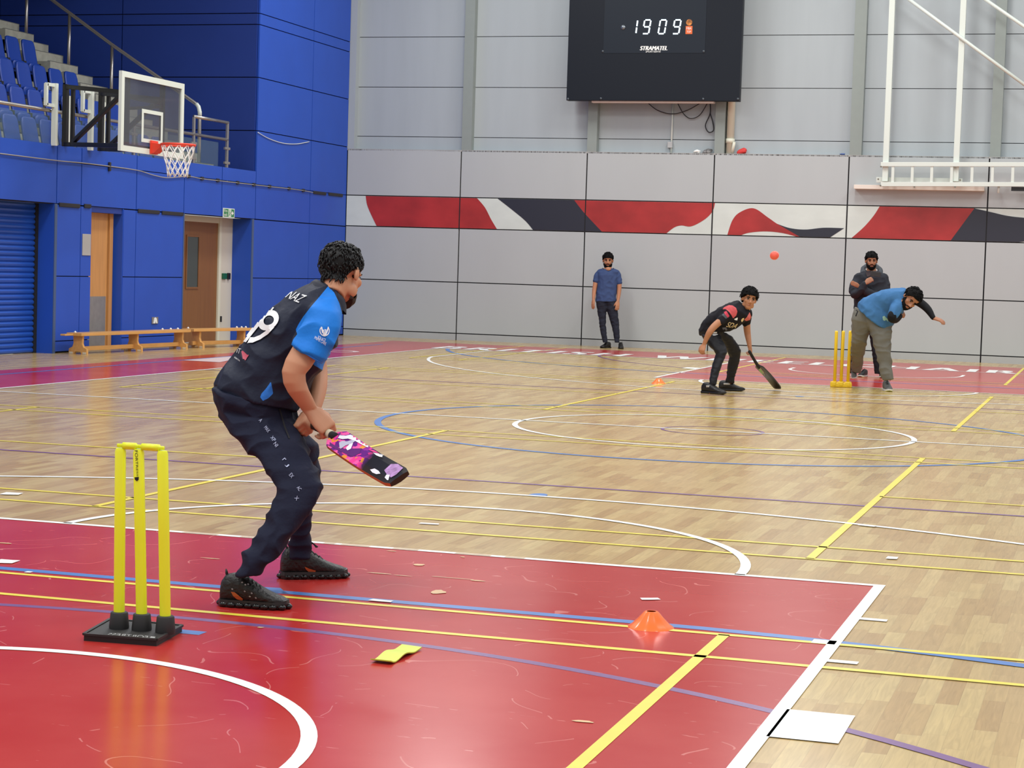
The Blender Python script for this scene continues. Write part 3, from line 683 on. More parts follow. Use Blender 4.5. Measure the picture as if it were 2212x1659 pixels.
q.prism([(XH+.05, ym-.09, zr+.02), (XH+.2, ym-.09, zr), (XH+.2, ym-.09, zr-.02), (XH+.08, ym-.09, zr-.12), (XH+.05, ym-.09, zr-.12)], (0, .18, 0)); q.build('rim_bracket', M_rim, bh)
q = MB(); n_ = 12; lv = [(0, R_), (-.1, R_*.92), (-.19, R_*.8), (-.28, R_*.68), (-.36, R_*.62), (-.43, R_*.6)]
for k in range(n_):
    for s in (1, -1):
        P = []
        for i, (dz, r) in enumerate(lv):
            a = 2*pi*(k+s*i*.5)/n_; P.append((xr+r*cos(a), ym+r*sin(a), zr+dz))
        q.tube(P, .006, seg=6)
q.build('net', M_white, bh, True)
M_bar = M_bframe
def bb(a, b, w_=.06, n2='arm'): MB().beam(a, b, w_, w_, bevel=.006).build(n2, M_bar, bh)
XWl = XB+.1
for (yw_, yb_) in ((21.1, 20.12), (22.1, 21.12)):
    d = V3((XH-.08-XWl, yb_-yw_, 0))
    f = lambda u, z_: V3((XWl, yw_, z_))+d*u
    bb(f(0, 3.73), f(1, 3.56)); bb(f(0, 2.93), f(1, 2.86)); bb(f(.02, 2.9), f(.02, 3.76), .07, 'upright'); bb(f(.14, 2.9), f(.14, 3.72), .05, 'upright'); bb(f(1, 2.8), f(1, 3.75), .06, 'upright'); bb(f(.15, 2.95), f(.93, 3.55), .055, 'diagonal_arm')
    MB().beam((XB+.03, yw_-.14, 2.9), (XB+.03, yw_-.14, 3.76), .06, .07).beam((XB+.03, yw_+.2, 2.93), (XB+.03, yw_+.2, 3.62), .05, .07).build('wall_bracket', M_wframe, bh)
    MB().beam((XB+.02, yw_-.36, 3.44), (XB+.02, yw_-.36, 3.74), .045).beam((XB+.02, yw_-.36, 3.73), (XB+.02, yw_-.14, 3.73), .045).beam((XB+.02, yw_-.36, 3.45), (XB+.02, yw_-.14, 3.45), .045).build('bracket_loop', M_wframe, bh)
bb((XH-.08, 20.12, 3.5), (XH-.08, 21.12, 3.5), .045, 'cross_bar'); bb((XH-.08, 20.12, 3.35), (XH-.08, 21.12, 3.46), .04, 'cross_bar'); bb((XH-.06, 19.9, 2.86), (XH-.06, 21.4, 2.86), .05, 'cross_bar')

# ------------------------------------------------------------------ benches
def bench(A, B, lab, nleg):
    A, B = V3((*A, 0)), V3((*B, 0)); d = (B-A); L = d.length; d.normalize(); s = V3((d.y, -d.x, 0)); hgt = .30
    if s.x < 0: s = -s
    M = Matrix((s, d, V3((0, 0, 1)))).transposed()
    o = thing('gym_bench', lab, 'bench', (A+B)/2)
    C_ = (A+B)/2
    MB().box(C_+V3((0, 0, hgt-.02)), (.25, L, .042), M, .006).build('seat_board', M_bench, o)
    for u in nleg:
        p = A+d*(u*L); q = MB()
        sh = [(-.075, hgt-.04), (-.07, .15), (-.09, .1), (-.145, .075), (-.15, 0), (-.06, 0), (-.045, .035), (.045, .035), (.06, 0), (.15, 0), (.145, .075), (.09, .1), (.07, .15), (.075, hgt-.04)]
        q.prism([p+s*x+V3((0, 0, z_))-d*.022 for x, z_ in sh], d*.044); lg = q.build('leg', M_bench, o)
        for e in (-.11, .11): MB().box(p+s*e+V3((0, 0, .016)), (.06, .05, .03), M, .004).build('rubber_foot', mat('pale rubber', (218, 206, 180), .6), lg)
    MB().beam(A+d*.1+V3((0, 0, .075)), B-d*.1+V3((0, 0, .075)), .035, .06, bevel=.004).build('stretcher', M_bench, o)
    MB().box(A-d*.08+V3((0, 0, hgt-.025))-s*.05, (.08, .24, .025), M, .006).build('hook', M_bench, o)
    for u in (.02, .8, .88, .95):
        MB().lathe(A+d*(u*L)+s*(-.02)+V3((0, 0, hgt)), [(.015, 0), (.02, .012), (.0, .03)], seg=12).build('stud', M_white, o, True)
    return o
bench((-10.53, 21.12), (-10.3, 24.05), 'long wooden gym bench below the pale door on blue wall', (.04, .52, .95))
bench((-10.36, 24.3), (-9.98, 25.75), 'shorter wooden gym bench in front of the brown door', (.14, .86))

# ------------------------------------------------------------------ wickets, cones, strip, ball
M_stump = mat('fluorescent yellow plastic', (238, 250, 44), .35, var=.05, scale=5, stretch=(1, 1, .4)); M_rub = mat('black rubber', (34, 32, 32), .6, var=.1)
wk = thing('wicket', 'near yellow stumps with bails in black rubber base on red paint', 'wicket', (-.02, 3.22, 0))
c = [at(*p, 2, 0) for p in ((181, 1385), (338, 1397), (393, 1366), (238, 1352))]
ctr = sum(c, V3())/4
base = [V3((p.x, p.y, 0)) for p in c]
q = MB(); q.ring_loft([[p for p in base], [p+V3((0, 0, .02)) for p in base], [p+(ctr-p)*.03+V3((0, 0, .026)) for p in base]]); bs = q.build('base', M_rub, wk)
ed = MB()
for i in range(4):
    a, b = base[i], base[(i+1) % 4]; ed.beam(a+V3((0, 0, .026)), b+V3((0, 0, .026)), .012, .008)
ed.build('base_lip', M_rub, bs)
sp = [at(*p, 2, .024) for p in ((257, 1358), (306, 1362), (357, 1367))]
for i, p in enumerate(sp):
    b = MB().lathe((p.x, p.y, .022), [(.036, 0), (.037, .01), (.032, .062), (.028, .066), (.021, .066)], seg=24).build('stump_cup', M_rub, wk, True); auto_smooth(b, 50)
    lean = V3(((-.008, 0, 0), (-.027, 0, 0), (-.026, 0, 0))[i])
    st = MB().tube([p+V3((0, 0, .02)), p+V3((0, 0, .35))+lean*.5, p+V3((0, 0, .66))+lean, p+V3((0, 0, .672))+lean], [.0205, .0205, .0205, .016], seg=20).build('stump', M_stump, wk, True)
    auto_smooth(st, 40)
    if i == 1:
        bv = BVHTree.FromPolygons([st.matrix_world @ v.co + worldloc(wk) for v in st.data.vertices], [list(f.vertices) for f in st.data.polygons])
        MIDST = (st, bv)
tops = [p+V3((dx, 0, .676)) for p, dx in zip(sp, (-.008, -.027, -.026))]
for a, b in ((0, 1), (1, 2)):
    A, B = tops[a], tops[b]; d = (B-A); e = d.normalized(); off = V3((0, -.0, .006))
    P = [A-e*.012+off, A+d*.12+off, A+d*.14+off, A+d*.5+off, A+d*.86+off, A+d*.88+off, B+e*.005+off]
    MB().tube(P, [.007, .007, .0125, .013, .0125, .007, .007], seg=12, dome=False).build('bail', M_stump, wk, True)
far = thing('wicket', 'far all-yellow plastic stumps beside the bowler in blue', 'wicket', (.06, 22.06, 0))
M_st2 = mat('warm yellow plastic', (238, 200, 40), .4)
fb = [at(*p, 2, 0) for p in ((1789, 837), (1840, 837))]; A, B = V3((fb[0].x, 22.0, 0)), V3((fb[1].x, 22.05, 0)); d = (B-A); e = d.normalized()
q = MB(); q.beam(A+V3((0, 0, .03)), B+V3((0, 0, .03)), .14, .06, bevel=.015)
for u in (.17, .5, .83): q.box(A+d*u+V3((0, 0, .045)), (.075, .15, .06), bevel=.015)
fbase = q.build('base', M_st2, far)
for u, px in ((.2, 1807), (.5, 1822), (.82, 1837)):
    p = A+d*u; tp = onY(px, 714.5, 22.02); lean = (tp-(p+V3((0, 0, tp.z))))
    MB().tube([p+V3((0, 0, .05)), p+V3((0, 0, tp.z-.02))+lean*.95, V3((tp.x, 22.02, tp.z))], [.021, .021, .016], seg=16).build('stump', M_st2, far, True)
M_or = mat('orange plastic', (255, 112, 10), .3, coat=.4)
def cone(c, r, h, lab):
    prof = [(r, 0), (r*.97, .004), (r*.8, h*.22), (r*.55, h*.58), (r*.33, h*.93), (r*.27, h), (r*.2, h), (r*.28, h*.9), (r*.5, h*.55), (r*.9, .002)]
    b = MB(); seg = 48
    b.ring_loft([[V3((c[0], c[1], 0))+V3((cos(2*pi*k/seg), sin(2*pi*k/seg), 0))*(rr*(1+.03*(cos(2*pi*k/seg*12) > .5)))+V3((0, 0, z_)) for k in range(seg)] for rr, z_ in prof], cap=False)
    o = b.build('marker_cone', M_or, smooth=True); auto_smooth(o, 30)
    tag(origin(o, (c[0], c[1], 0)), lab, 'cone')
cone((1.70, 4.27), .093, .066, 'near orange marker cone on the red key by yellow line')
cone((-2.07, 20.88), .093, .066, 'far orange marker cone at corner of the far red key')
c = [at(*p, 2, 0) for p in ((800, 1433), (845, 1438), (911, 1405), (868, 1399))]
q = MB(); n_ = 14; rows = []
for k in range(n_+1):
    u = k/n_; a = c[0].lerp(c[3], u); b = c[1].lerp(c[2], u)
    zc = .004+.012*max(0, sin(u*pi*1.5-.6))**2+.016*max(0, u-.8)*4*.4+.012*max(0, .1-u)*8
    rows.append([V3((p.x, p.y, zc+dz)) for p, dz in ((a, 0), (b, 0), (b, .004), (a, .004))])
q.ring_loft(rows); o = q.build('marker_strip', mat('lime rubber', (198, 212, 74), .5, var=.05)); tag(origin(o, (ctr.x+.9, 3.3, 0)) if False else origin(o, (c[0]+c[2])/2), 'lime green flat rubber marker strip on the red floor', 'marker')
cb_ = onY(1673, 552, 15)
o = MB().ell((0, 0, 0), (.042, .042, .042), seg=28, rng=18).build('ball', mat('orange red ball', (238, 96, 78), .45), smooth=True); o.location = cb_; tag(o, 'orange-red ball in mid-air between the batsmen', 'ball')
sm = MB().tube([cb_+V3((.0425*cos(a), .0425*sin(a)*.35, .0425*sin(a)*.94)) for a in [2*pi*k/32 for k in range(33)]], .0022, seg=6).build('seam', mat('pale seam', (250, 176, 160), .5), o, True)
# ------------------------------------------------------------------ people
def fuse(mb, name, m, parent, voxel, smooth=3, post=None):
    bmesh.ops.recalc_face_normals(mb.bm, faces=mb.bm.faces[:])
    me = bpy.data.meshes.new('tmp'); mb.bm.to_mesh(me); mb.bm.free()
    o = bpy.data.objects.new('tmp', me); COL.objects.link(o)
    r = o.modifiers.new('r', 'REMESH'); r.mode = 'VOXEL'; r.voxel_size = voxel
    if smooth:
        k = o.modifiers.new('s', 'SMOOTH'); k.factor = .5; k.iterations = smooth
    bpy.context.view_layer.update()
    me2 = bpy.data.meshes.new_from_object(o.evaluated_get(bpy.context.evaluated_depsgraph_get()))
    bpy.data.objects.remove(o); bpy.data.meshes.remove(me)
    if post: post(me2)
    me2.name = name
    return link(name, me2, m, parent, True)
def wrinkle(amp, freq, sx=1, sy=1, sz=1, seed=0):
    def f(me):
        nr = [v.normal.copy() for v in me.vertices]
        for v, n in zip(me.vertices, nr):
            p = V3((v.co.x*sx, v.co.y*sy, v.co.z*sz))*freq+V3((seed, seed*1.7, 0))
            q = noise.noise(p+.35*V3((noise.noise(p*.7), noise.noise(p*.7+V3((9, 0, 0))), 0)))
            v.co += n*amp*(1-2*abs(q)*1.6)
    return f
def world_bvh(o):
    off = worldloc(o)
    return BVHTree.FromPolygons([v.co+off for v in o.data.vertices], [list(f.vertices) for f in o.data.polygons])
def inside_dist(x, y, poly):
    ins = False; best = 1e9; n = len(poly)
    for i in range(n):
        (x1, y1), (x2, y2) = poly[i], poly[(i+1) % n]
        if (y1 > y) != (y2 > y) and x < (x2-x1)*(y-y1)/(y2-y1)+x1: ins = not ins
        dx, dy = x2-x1, y2-y1; L = dx*dx+dy*dy
        t = max(0, min(1, ((x-x1)*dx+(y-y1)*dy)/L)) if L else 0
        best = min(best, math.hypot(x-x1-t*dx, y-y1-t*dy))
    return best if ins else -best
def region(o, attr, poly, maxdepth=None):       # marks a coloured panel of the cloth, kept on the cloth's own vertices
    a = o.data.attributes.new(attr, 'FLOAT', 'POINT'); off = worldloc(o)
    vals = []
    for v in o.data.vertices:
        px, py, z = pix(v.co+off); d = inside_dist(px, py, poly)
        if maxdepth is not None and z > maxdepth: d = min(d, -4)
        vals.append(max(-12, min(12, d)))
    a.data.foreach_set('value', vals)
def cloth(name, rgb, layers=(), rough=.8, bump=.25, bscale=25, var=.06, sheen=0):
    m = mat(name, rgb, rough, var=var, scale=7, bump=bump, bscale=bscale, spec=.25)
    nt = m.node_tree; b = nt.nodes['Principled BSDF']
    for attr, c in layers:
        src = b.inputs['Base Color'].links[0].from_socket
        an = N(nt, 'ShaderNodeAttribute', attribute_name=attr)
        st = math_node(nt, 'GREATER_THAN', an.outputs['Fac'], 0.0)
        mx = N(nt, 'ShaderNodeMix', data_type='RGBA'); nt.links.new(st, mx.inputs[0]); nt.links.new(src, mx.inputs[6]); mx.inputs[7].default_value = lin(c)
        nt.links.new(mx.outputs[2], b.inputs['Base Color'])
    return m
def decal(bm, fmap, bvh, name, m, parent, off=.004, maxlen=6):
    bmesh.ops.remove_doubles(bm, verts=bm.verts[:], dist=1e-5)
    xs = [v.co.x for v in bm.verts]; ys = [v.co.y for v in bm.verts]; x0, x1, y0, y1 = min(xs), max(xs), min(ys), max(ys)
    P00, P10, P01 = fmap(V3((x0, y0, 0))), fmap(V3((x1, y0, 0))), fmap(V3((x0, y1, 0)))
    for ax_, a0, a1, L in ((V3((1, 0, 0)), x0, x1, math.hypot(P10[0]-P00[0], P10[1]-P00[1])), (V3((0, 1, 0)), y0, y1, math.hypot(P01[0]-P00[0], P01[1]-P00[1]))):
        n_ = max(1, math.ceil(L/maxlen))
        for k in range(1, n_):                  # cut finely so the print bends with the cloth
            bmesh.ops.bisect_plane(bm, geom=bm.verts[:]+bm.edges[:]+bm.faces[:], plane_co=ax_*(a0+(a1-a0)*k/n_), plane_no=ax_)
    bad = []
    for v in bm.verts:
        x, y = fmap(v.co); d = ray(x, y).normalized()
        h = bvh.ray_cast(CAM, d)
        if h[0] is None: bad.append(v); continue
        n = h[1] if h[1].dot(d) < 0 else -h[1]
        v.co = h[0]+n*off*.6-d*off*.6
    if bad: bmesh.ops.delete(bm, geom=bad, context='VERTS')
    me = bpy.data.meshes.new(name); bm.to_mesh(me); bm.free()
    return link(name, me, m, parent)
def quad_map(c00, c10, c11, c01, bm):           # maps lettering into a photo-shaped quad (bottom-left, bottom-right, top-right, top-left)
    xs = [v.co.x for v in bm.verts]; ys = [v.co.y for v in bm.verts]; x0, x1, y0, y1 = min(xs), max(xs), min(ys), max(ys)
    def f(co):
        u, v = (co.x-x0)/(x1-x0), (co.y-y0)/(y1-y0)
        return tuple((1-u)*(1-v)*c00[i]+u*(1-v)*c10[i]+u*v*c11[i]+(1-u)*v*c01[i] for i in (0, 1))
    return f
def poly_bm(pts):
    bm = bmesh.new(); bm.faces.new([bm.verts.new((x, y, 0)) for x, y in pts]); bmesh.ops.triangulate(bm, faces=bm.faces[:]); return bm
ident = lambda co: (co.x, co.y)

class Fig:
    def __init__(s, foot, ox=0, oy=0, sc=1):
        s.D = (V3((foot[0], foot[1], 0))-CAM).dot(fw); s.ox, s.oy, s.sc = ox, oy, sc
    def px(s, x, y): return (s.ox+x/s.sc, s.oy+y/s.sc)
    def P(s, x, y, d=0): return CAM+ray(*s.px(x, y))*(s.D+d)
    def m(s, r): return r/s.sc*s.D/FPX
    def ring(s, xl, yl, xr, yr, d, t, k=0, e=.85, n=28):
        L, R = s.P(xl, yl, d), s.P(xr, yr, d); c = (L+R)/2; u = (R-L)/2; ul = u.length
        kk = min(abs(k)*t, ul*.8); u = u.normalized()*sqrt(ul*ul-kk*kk); a = AW*t-RH*(kk if k > 0 else -kk)
        f = lambda v: (abs(v)**e)*(1 if v > 0 else -1)
        return [c+u*f(cos(2*pi*i/n))+a*f(sin(2*pi*i/n)) for i in range(n)]
    def loft(s, mb, rings, k=0, e=.85): mb.ring_loft([s.ring(*r, k=k, e=e) for r in rings])
    def limb(s, mb, pts, seg=14):               # (x, y, depth, radius)
        P = catmull([tuple(s.P(*p[:3])) for p in pts], 5); R = [q.x for q in catmull([(p[3], 0) for p in pts], 5)]
        mb.tube(P, [max(s.m(r), .004) for r in R], seg=seg, dome=True)
    def shrink(s, rings, q):
        out = []
        for (xl, yl, xr, yr, d, t) in rings:
            cx, cy = (xl+xr)/2, (yl+yr)/2; out.append((cx+(xl-cx)*q, cy+(yl-cy)*q, cx+(xr-cx)*q, cy+(yr-cy)*q, d, t*q))
        return out

def head_matrix(pos, yaw, pitch=0, roll=0, s=1):    # yaw 0 looks at the lens, positive turns to the viewer's right
    y, p, r = radians(yaw), radians(pitch), radians(roll)
    f0 = -AW*cos(y)+RH*sin(y); f = f0*cos(p)-V3((0, 0, sin(p))); u = V3((0, 0, cos(p)))+f0*sin(p)
    x = f.cross(u); x, u = x*cos(r)+u*sin(r), u*cos(r)-x*sin(r)
    return Matrix(((x.x*s, f.x*s, u.x*s, pos.x), (x.y*s, f.y*s, u.y*s, pos.y), (x.z*s, f.z*s, u.z*s, pos.z), (0, 0, 0, 1)))
def head_shells(mb, M, jaw=1, neck=.2):
    q = MB()
    q.ell((0, -.012, .035), (.075, .096, .083), seg=24, rng=16)
    q.ell((0, .018, -.035), (.062*jaw, .072, .086), seg=24, rng=16)
    q.ell((0, .055, -.092), (.034*jaw, .032, .026))
    q.ell((0, .076, .017), (.052, .017, .012)); q.ell((0, .07, .045), (.055, .025, .03))
    for s in (-1, 1):
        q.ell((s*.042, .058, -.024), (.022, .022, .022)); q.ell((s*.052*jaw, .012, -.072), (.018, .035, .03))
        q.ell((s*.079, -.004, -.008), (.011, .02, .033), Matrix.Rotation(s*.35, 4, 'Z') @ Matrix.Rotation(-.15, 4, 'X'))
        q.ell((s*.012, .098, -.042), (.011, .012, .009))
    q.tube([(0, .084, .012), (0, .098, -.015), (0, .114, -.036)], [.008, .010, .012], dome=True)
    q.ell((0, .083, -.066), (.025, .012, .007)); q.ell((0, .082, -.076), (.021, .012, .007))
    q.tube([(0, -.03, -.05), (0, -.035, -.05-(neck-.05)*.55), (0, -.045, -neck)], [.056, .055, .06 if neck > .15 else .05], seg=20)
    q.xform(M)
    for v in q.bm.verts: pass
    me = bpy.data.meshes.new('t'); q.bm.to_mesh(me); q.bm.free(); mb.bm.from_mesh(me); bpy.data.meshes.remove(me)
def interp(tab, x):
    for (a, va), (b, vb) in zip(tab, tab[1:]):
        if a <= x <= b: t = (x-a)/(b-a); t = t*t*(3-2*t); return va+(vb-va)*t
    return tab[0][1] if x < tab[0][0] else tab[-1][1]
HAIR = [(0, .062), (35, .06), (55, .04), (72, -.005), (84, -.03), (92, .028), (105, .02), (125, -.04), (180, -.065)]
def hair(M, parent, m, thick=.012, line=HAIR, vol=(1, 1, 1), seed=0, tuft=.006, name='hair', strands=140, slen=.02):
    c = V3((0, -.012, .035)); r = (.075*vol[0]+thick, .096*vol[1]+thick, .083*vol[2]+thick); nu, nv = 64, 26
    rings = []
    for j in range(nv+1):
        ring = []
        for i in range(nu):
            ph = 2*pi*i/nu; az = abs(((math.degrees(ph)+180) % 360)-180); zm = interp(line, az)-c.z
            th0 = math.asin(max(-.98, min(.98, zm/r[2]))); th = pi/2-.02+(th0-pi/2+.02)*j/nv
            rr = max(cos(th), .80 if th < 0 else 0)
            d = V3((sin(ph)*rr*r[0], cos(ph)*rr*r[1], sin(th)*r[2]))
            q = noise.noise(d*26+V3((seed, 0, 0)))*.6+noise.noise(V3((d.x*70, d.y*70, d.z*18))+V3((seed, 3, 0)))*.6
            ring.append(c+d+d.normalized()*tuft*q)
        rings.append(ring)
    inner = [c+(p-c)*.86 for p in rings[-1]]
    q = MB(); q.ring_loft(rings+[inner], cap=True)
    rnd = random.Random(seed)
    for _ in range(strands):                    # loose locks lying over the shell
        j = rnd.randrange(1, nv-1); i = rnd.randrange(nu); p = rings[j][i]; n = (p-c).normalized()
        dn = (rings[j+1][i]-p).normalized(); sw = n.cross(dn)*rnd.uniform(-1, 1); L = slen*rnd.uniform(.6, 1.4)
        d = (dn+sw*.9).normalized(); r_ = .0045*rnd.uniform(.7, 1.3)*(slen/.03)**.5
        q.tube([p-n*.004, p+d*L*.4+n*L*.22, p+d*L*.8+n*L*.2, p+d*L*1.1+n*L*.02], [r_*.8, r_, r_*.7, r_*.2], seg=6)
    q.xform(M)
    return q.build(name, m, parent, True)
def beard(M, parent, m, top=((0, -.084), (18, -.082), (30, -.06), (55, -.052), (80, -.01), (95, .01)), bottom=-.132, full=.008, seed=0, chin=.018):
    c = V3((0, .014, -.05)); nu, nv = 40, 14; q = MB(); rows = []
    for j in range(nv+1):
        row = []
        for i in range(nu+1):
            az = -100+200*i/nu; zt = interp(top, abs(az)); zb = bottom+.055*(abs(az)/100)**1.6
            z = zt+(zb-zt)*j/nv
            k = sqrt(max(0.05, 1-((z+.045)/.105)**2)); a = radians(az)
            p = V3((sin(a)*(.064+full)*k, .012+cos(a)*(.073+full+chin*max(0, cos(a))*(j/nv)**.5)*k, z))
            p += V3((sin(a), cos(a), -.3))*.004*noise.noise(p*70+V3((seed, 0, 0)))
            row.append(p)
        rows.append(row)
    n = nu+1
    vs = [[q.bm.verts.new(p) for p in r] for r in rows]
    for a, b in zip(vs, vs[1:]):
        for i in range(nu): q.bm.faces.new((a[i], a[i+1], b[i+1], b[i]))
    cen = [q.bm.verts.new(V3((p.x*.5, p.y*.6, p.z+.02))) for p in rows[-1]]
    for i in range(nu): q.bm.faces.new((vs[-1][i], vs[-1][i+1], cen[i+1], cen[i]))
    q.xform(M); return q.build('beard', m, parent, True)
M_eye = mat('eye white', (150, 138, 128), .4); M_iris = mat('dark iris', (28, 18, 14), .2); M_hair = mat('black hair', (13, 12, 13), .75, spec=.12, var=.3, scale=60)
M_lip = mat('lip', (150, 88, 78), .5)
def face(M, parent, m_brow, lips=True, moustache=False):
    for s in (-1, 1):
        e = MB().ell((s*.031, .0735, .0), (.0135, .012, .0085)).xform(M).build('eye', M_eye, parent, True)
        MB().ell((s*.031, .0835, .0), (.0078, .004, .0075)).xform(M).build('iris', M_iris, e, True)
        MB().tube([(s*.014, .092, .0165), (s*.03, .0925, .022), (s*.048, .079, .018)], [.0045, .0055, .003], dome=True).xform(M).build('eyebrow', m_brow, parent, True)
        MB().tube([(s*.019, .0845, .006), (s*.031, .0875, .0095), (s*.044, .0795, .005)], [.002, .0026, .0018], dome=True).xform(M).build('eyelash', m_brow, parent, True)
    if lips: MB().tube([(-.021, .084, -.071), (0, .0955, -.069), (.021, .084, -.071)], [.003, .0055, .003], dome=True).xform(M).build('lips', M_lip, parent, True)
    if moustache: MB().tube([(-.03, .076, -.066), (-.012, .094, -.055), (0, .097, -.053), (.012, .094, -.055), (.03, .076, -.066)], [.004, .006, .006, .006, .004], dome=True).xform(M).build('moustache', m_brow, parent, True)
def hand(mb, w_, dv, nr, side, size=.185, curl=(.35, .5, .35), spread=.12, thumb=(.6, .5), lens=1):
    k = size/.185; dv = V3(dv).normalized(); nr = V3(nr); nr = (nr-dv*nr.dot(dv)).normalized(); lat = dv.cross(nr)*side   # lat points to the thumb
    o = V3(w_)
    def oval(u, a, b):
        c = o+dv*(u*k); return [c+lat*(a*k*(abs(cos(t))**.8)*(1 if cos(t) > 0 else -1))+nr*(b*k*(abs(sin(t))**.8)*(1 if sin(t) > 0 else -1)) for t in [2*pi*i/16 for i in range(16)]]
    mb.ring_loft([oval(-.03, .024, .02), oval(0, .027, .019), oval(.03, .037, .0175), (oval(.065, .042, .0155)), oval(.092, .041, .0125), oval(.1, .036, .008)])
    for i, (off, L, r) in enumerate(((.031, .068, .0092), (.0105, .077, .0095), (-.0105, .072, .0092), (-.0305, .056, .008))):
        d = (dv+lat*(off/.031*spread)).normalized(); p = o+dv*(.085*k)+lat*(off*k); pts = [p]; n = nr.copy(); ax = d.cross(n)
        for s_, a in zip((.44, .32, .27), (curl[0]*(1+.05*i), curl[1], curl[2])):
            R_ = Matrix.Rotation(-a, 3, ax); d = (R_ @ d).normalized(); n = R_ @ n
            p = p+d*(L*s_*k*lens*1.15); pts.append(p)
        mb.tube(pts, [r*k*1.1, r*k, r*k*.92, r*k*.8], seg=10, dome=True)
    b = o+dv*(.02*k)+lat*(.024*k); d1 = (dv*cos(thumb[0])+lat*sin(thumb[0])-nr*.25).normalized(); d2 = (dv*cos(thumb[0]-thumb[1])+lat*sin(thumb[0]-thumb[1])-nr*.45).normalized()
    mb.tube([b, b+d1*.04*k, b+d1*.04*k+d2*.032*k, b+d1*.04*k+d2*.058*k], [.0155*k, .0125*k, .011*k, .009*k], seg=10, dome=True)
def shoe(parent, heel, toe, m_up, m_sole, m_lace, up=(0, 0, 1), w=1.0, hgt=1.0, sole_h=.026, loop=False, name='shoe'):
    heel, toe = V3(heel), V3(toe); d = toe-heel; L = d.length; d.normalize(); up = V3(up); up = (up-d*up.dot(d)).normalized(); s = d.cross(up); k = L/.29
    q = MB(); rings = []
    sec = [(0.0, .018, .070), (.02, .028, .092), (.08, .036, .112), (.2, .038, .118), (.34, .039, .112), (.46, .040, .096), (.58, .042, .078), (.7, .045, .063), (.82, .044, .052), (.92, .037, .045), (.98, .024, .038), (1.0, .010, .03)]
    for u, wd, zt in sec:
        c = heel+d*(L*u); zt = .018+(zt-.018)*hgt
        rings.append([c+s*(wd*k*w*(abs(cos(a))**.75)*(1 if cos(a) > 0 else -1))+up*((.014+(zt-.014)*(.5+.5*(abs(sin(a))**.8)*(1 if sin(a) > 0 else -1)))*k) for a in [2*pi*i/22 for i in range(22)]])
    q.ring_loft(rings); sh = q.build(name, m_up, parent, True)
    q = MB(); out = [(-.012, .0), (-.008, .022), (.03, .036), (.15, .040), (.35, .038), (.5, .040), (.68, .048), (.82, .047), (.93, .038), (1.0, .02), (1.012, .0)]
    loop_ = [(u, wd) for u, wd in out]+[(u, -wd) for u, wd in reversed(out[1:-1])]
    rr = []
    for z_, f in ((0, .94), (.004, 1), (sole_h*.55, 1.03), (sole_h, 1.0)):
        rr.append([heel+d*(L*(.5+(u-.5)*(1+(f-1)*.4)))+s*(wd*f*k*w)+up*(z_*k+(max(0, u-.86)*.09*k if z_ < sole_h*.5 else max(0, u-.86)*.05*k)) for u, wd in loop_])
    q.ring_loft(rr); q.build('sole', m_sole, sh, False)
    q = MB()
    for u in (.40, .46, .52, .58):
        zt = interp([(x[0], x[2]) for x in sec], u); zt = .018+(zt-.018)*hgt; c = heel+d*(L*u)+up*((zt+.002)*k)
        q.tube([c-s*.024*k-up*.012*k, c+up*.001, c+s*.024*k-up*.012*k+d*.01*k], .0035*k, seg=6)
    c = heel+d*(L*.42)+up*(.108*hgt*k)
    for sg in (-1, 1): q.tube([c, c+s*sg*.02*k+up*.022*k+d*.01*k, c+s*sg*.034*k+up*.006*k+d*.03*k, c+d*.03*k], .003*k, seg=6)
    q.build('laces', m_lace, sh, True)
    if loop:
        c = heel+d*(.03*k)+up*(.088*hgt*k); q = MB(); q.tube([c-s*.006, c-s*.008+up*.03-d*.008, c+up*.042-d*.01, c+s*.008+up*.03-d*.008, c+s*.006], .0035, seg=8); q.build('heel_loop', m_up, sh, True)
    return sh

M_skin = mat('warm skin', (194, 140, 108), .55, var=.06, scale=5, spec=.35)
M_skin2 = mat('tan skin', (178, 124, 92), .55, var=.06, scale=6, spec=.35)
M_skin3 = mat('brown skin', (164, 112, 84), .55, var=.06, scale=6, spec=.35)
M_sole = mat('black rubber sole', (24, 22, 21), .4); M_shoe = mat('black mesh shoe', (17, 15, 14), .45, var=.25, scale=30, bump=.6, bscale=60); M_lace = mat('black lace', (20, 20, 20), .6)

# ---- near batsman, seen from behind
f = Fig((.1, 4.32)); VX = .0045
RT_leg = [(470, 880, 640, 905, -.02, .13), (482, 905, 650, 925, -.06, .115), (505, 940, 658, 955, -.11, .108), (538, 978, 673, 988, -.16, .1), (573, 1012, 687, 1020, -.21, .092), (599, 1048, 696, 1046, -.26, .082), (597, 1074, 692, 1068, -.28, .078), (584, 1101, 676, 1094, -.3, .077), (562, 1144, 645, 1138, -.33, .073), (541, 1178, 618, 1174, -.36, .066), (525, 1194, 603, 1196, -.37, .062), (521, 1212, 586, 1213, -.385, .055), (512, 1230, 570, 1228, -.39, .05), (511, 1243, 561, 1239, -.39, .048)]
LT_leg = [(520, 885, 648, 905, .06, .12), (545, 920, 660, 935, .1, .11), (590, 960, 684, 962, .15, .1), (612, 1000, 690, 998, .2, .092), (622, 1040, 690, 1036, .25, .082), (626, 1075, 684, 1072, .29, .075), (627, 1110, 672, 1106, .33, .07), (627, 1150, 669, 1150, .36, .06), (625, 1178, 671, 1178, .38, .055), (628, 1204, 668, 1204, .39, .05)]
PELV = [(461, 838, 632, 872, 0, .155), (465, 860, 636, 886, 0, .165), (470, 884, 645, 905, .01, .165), (482, 908, 654, 928, .02, .15)]
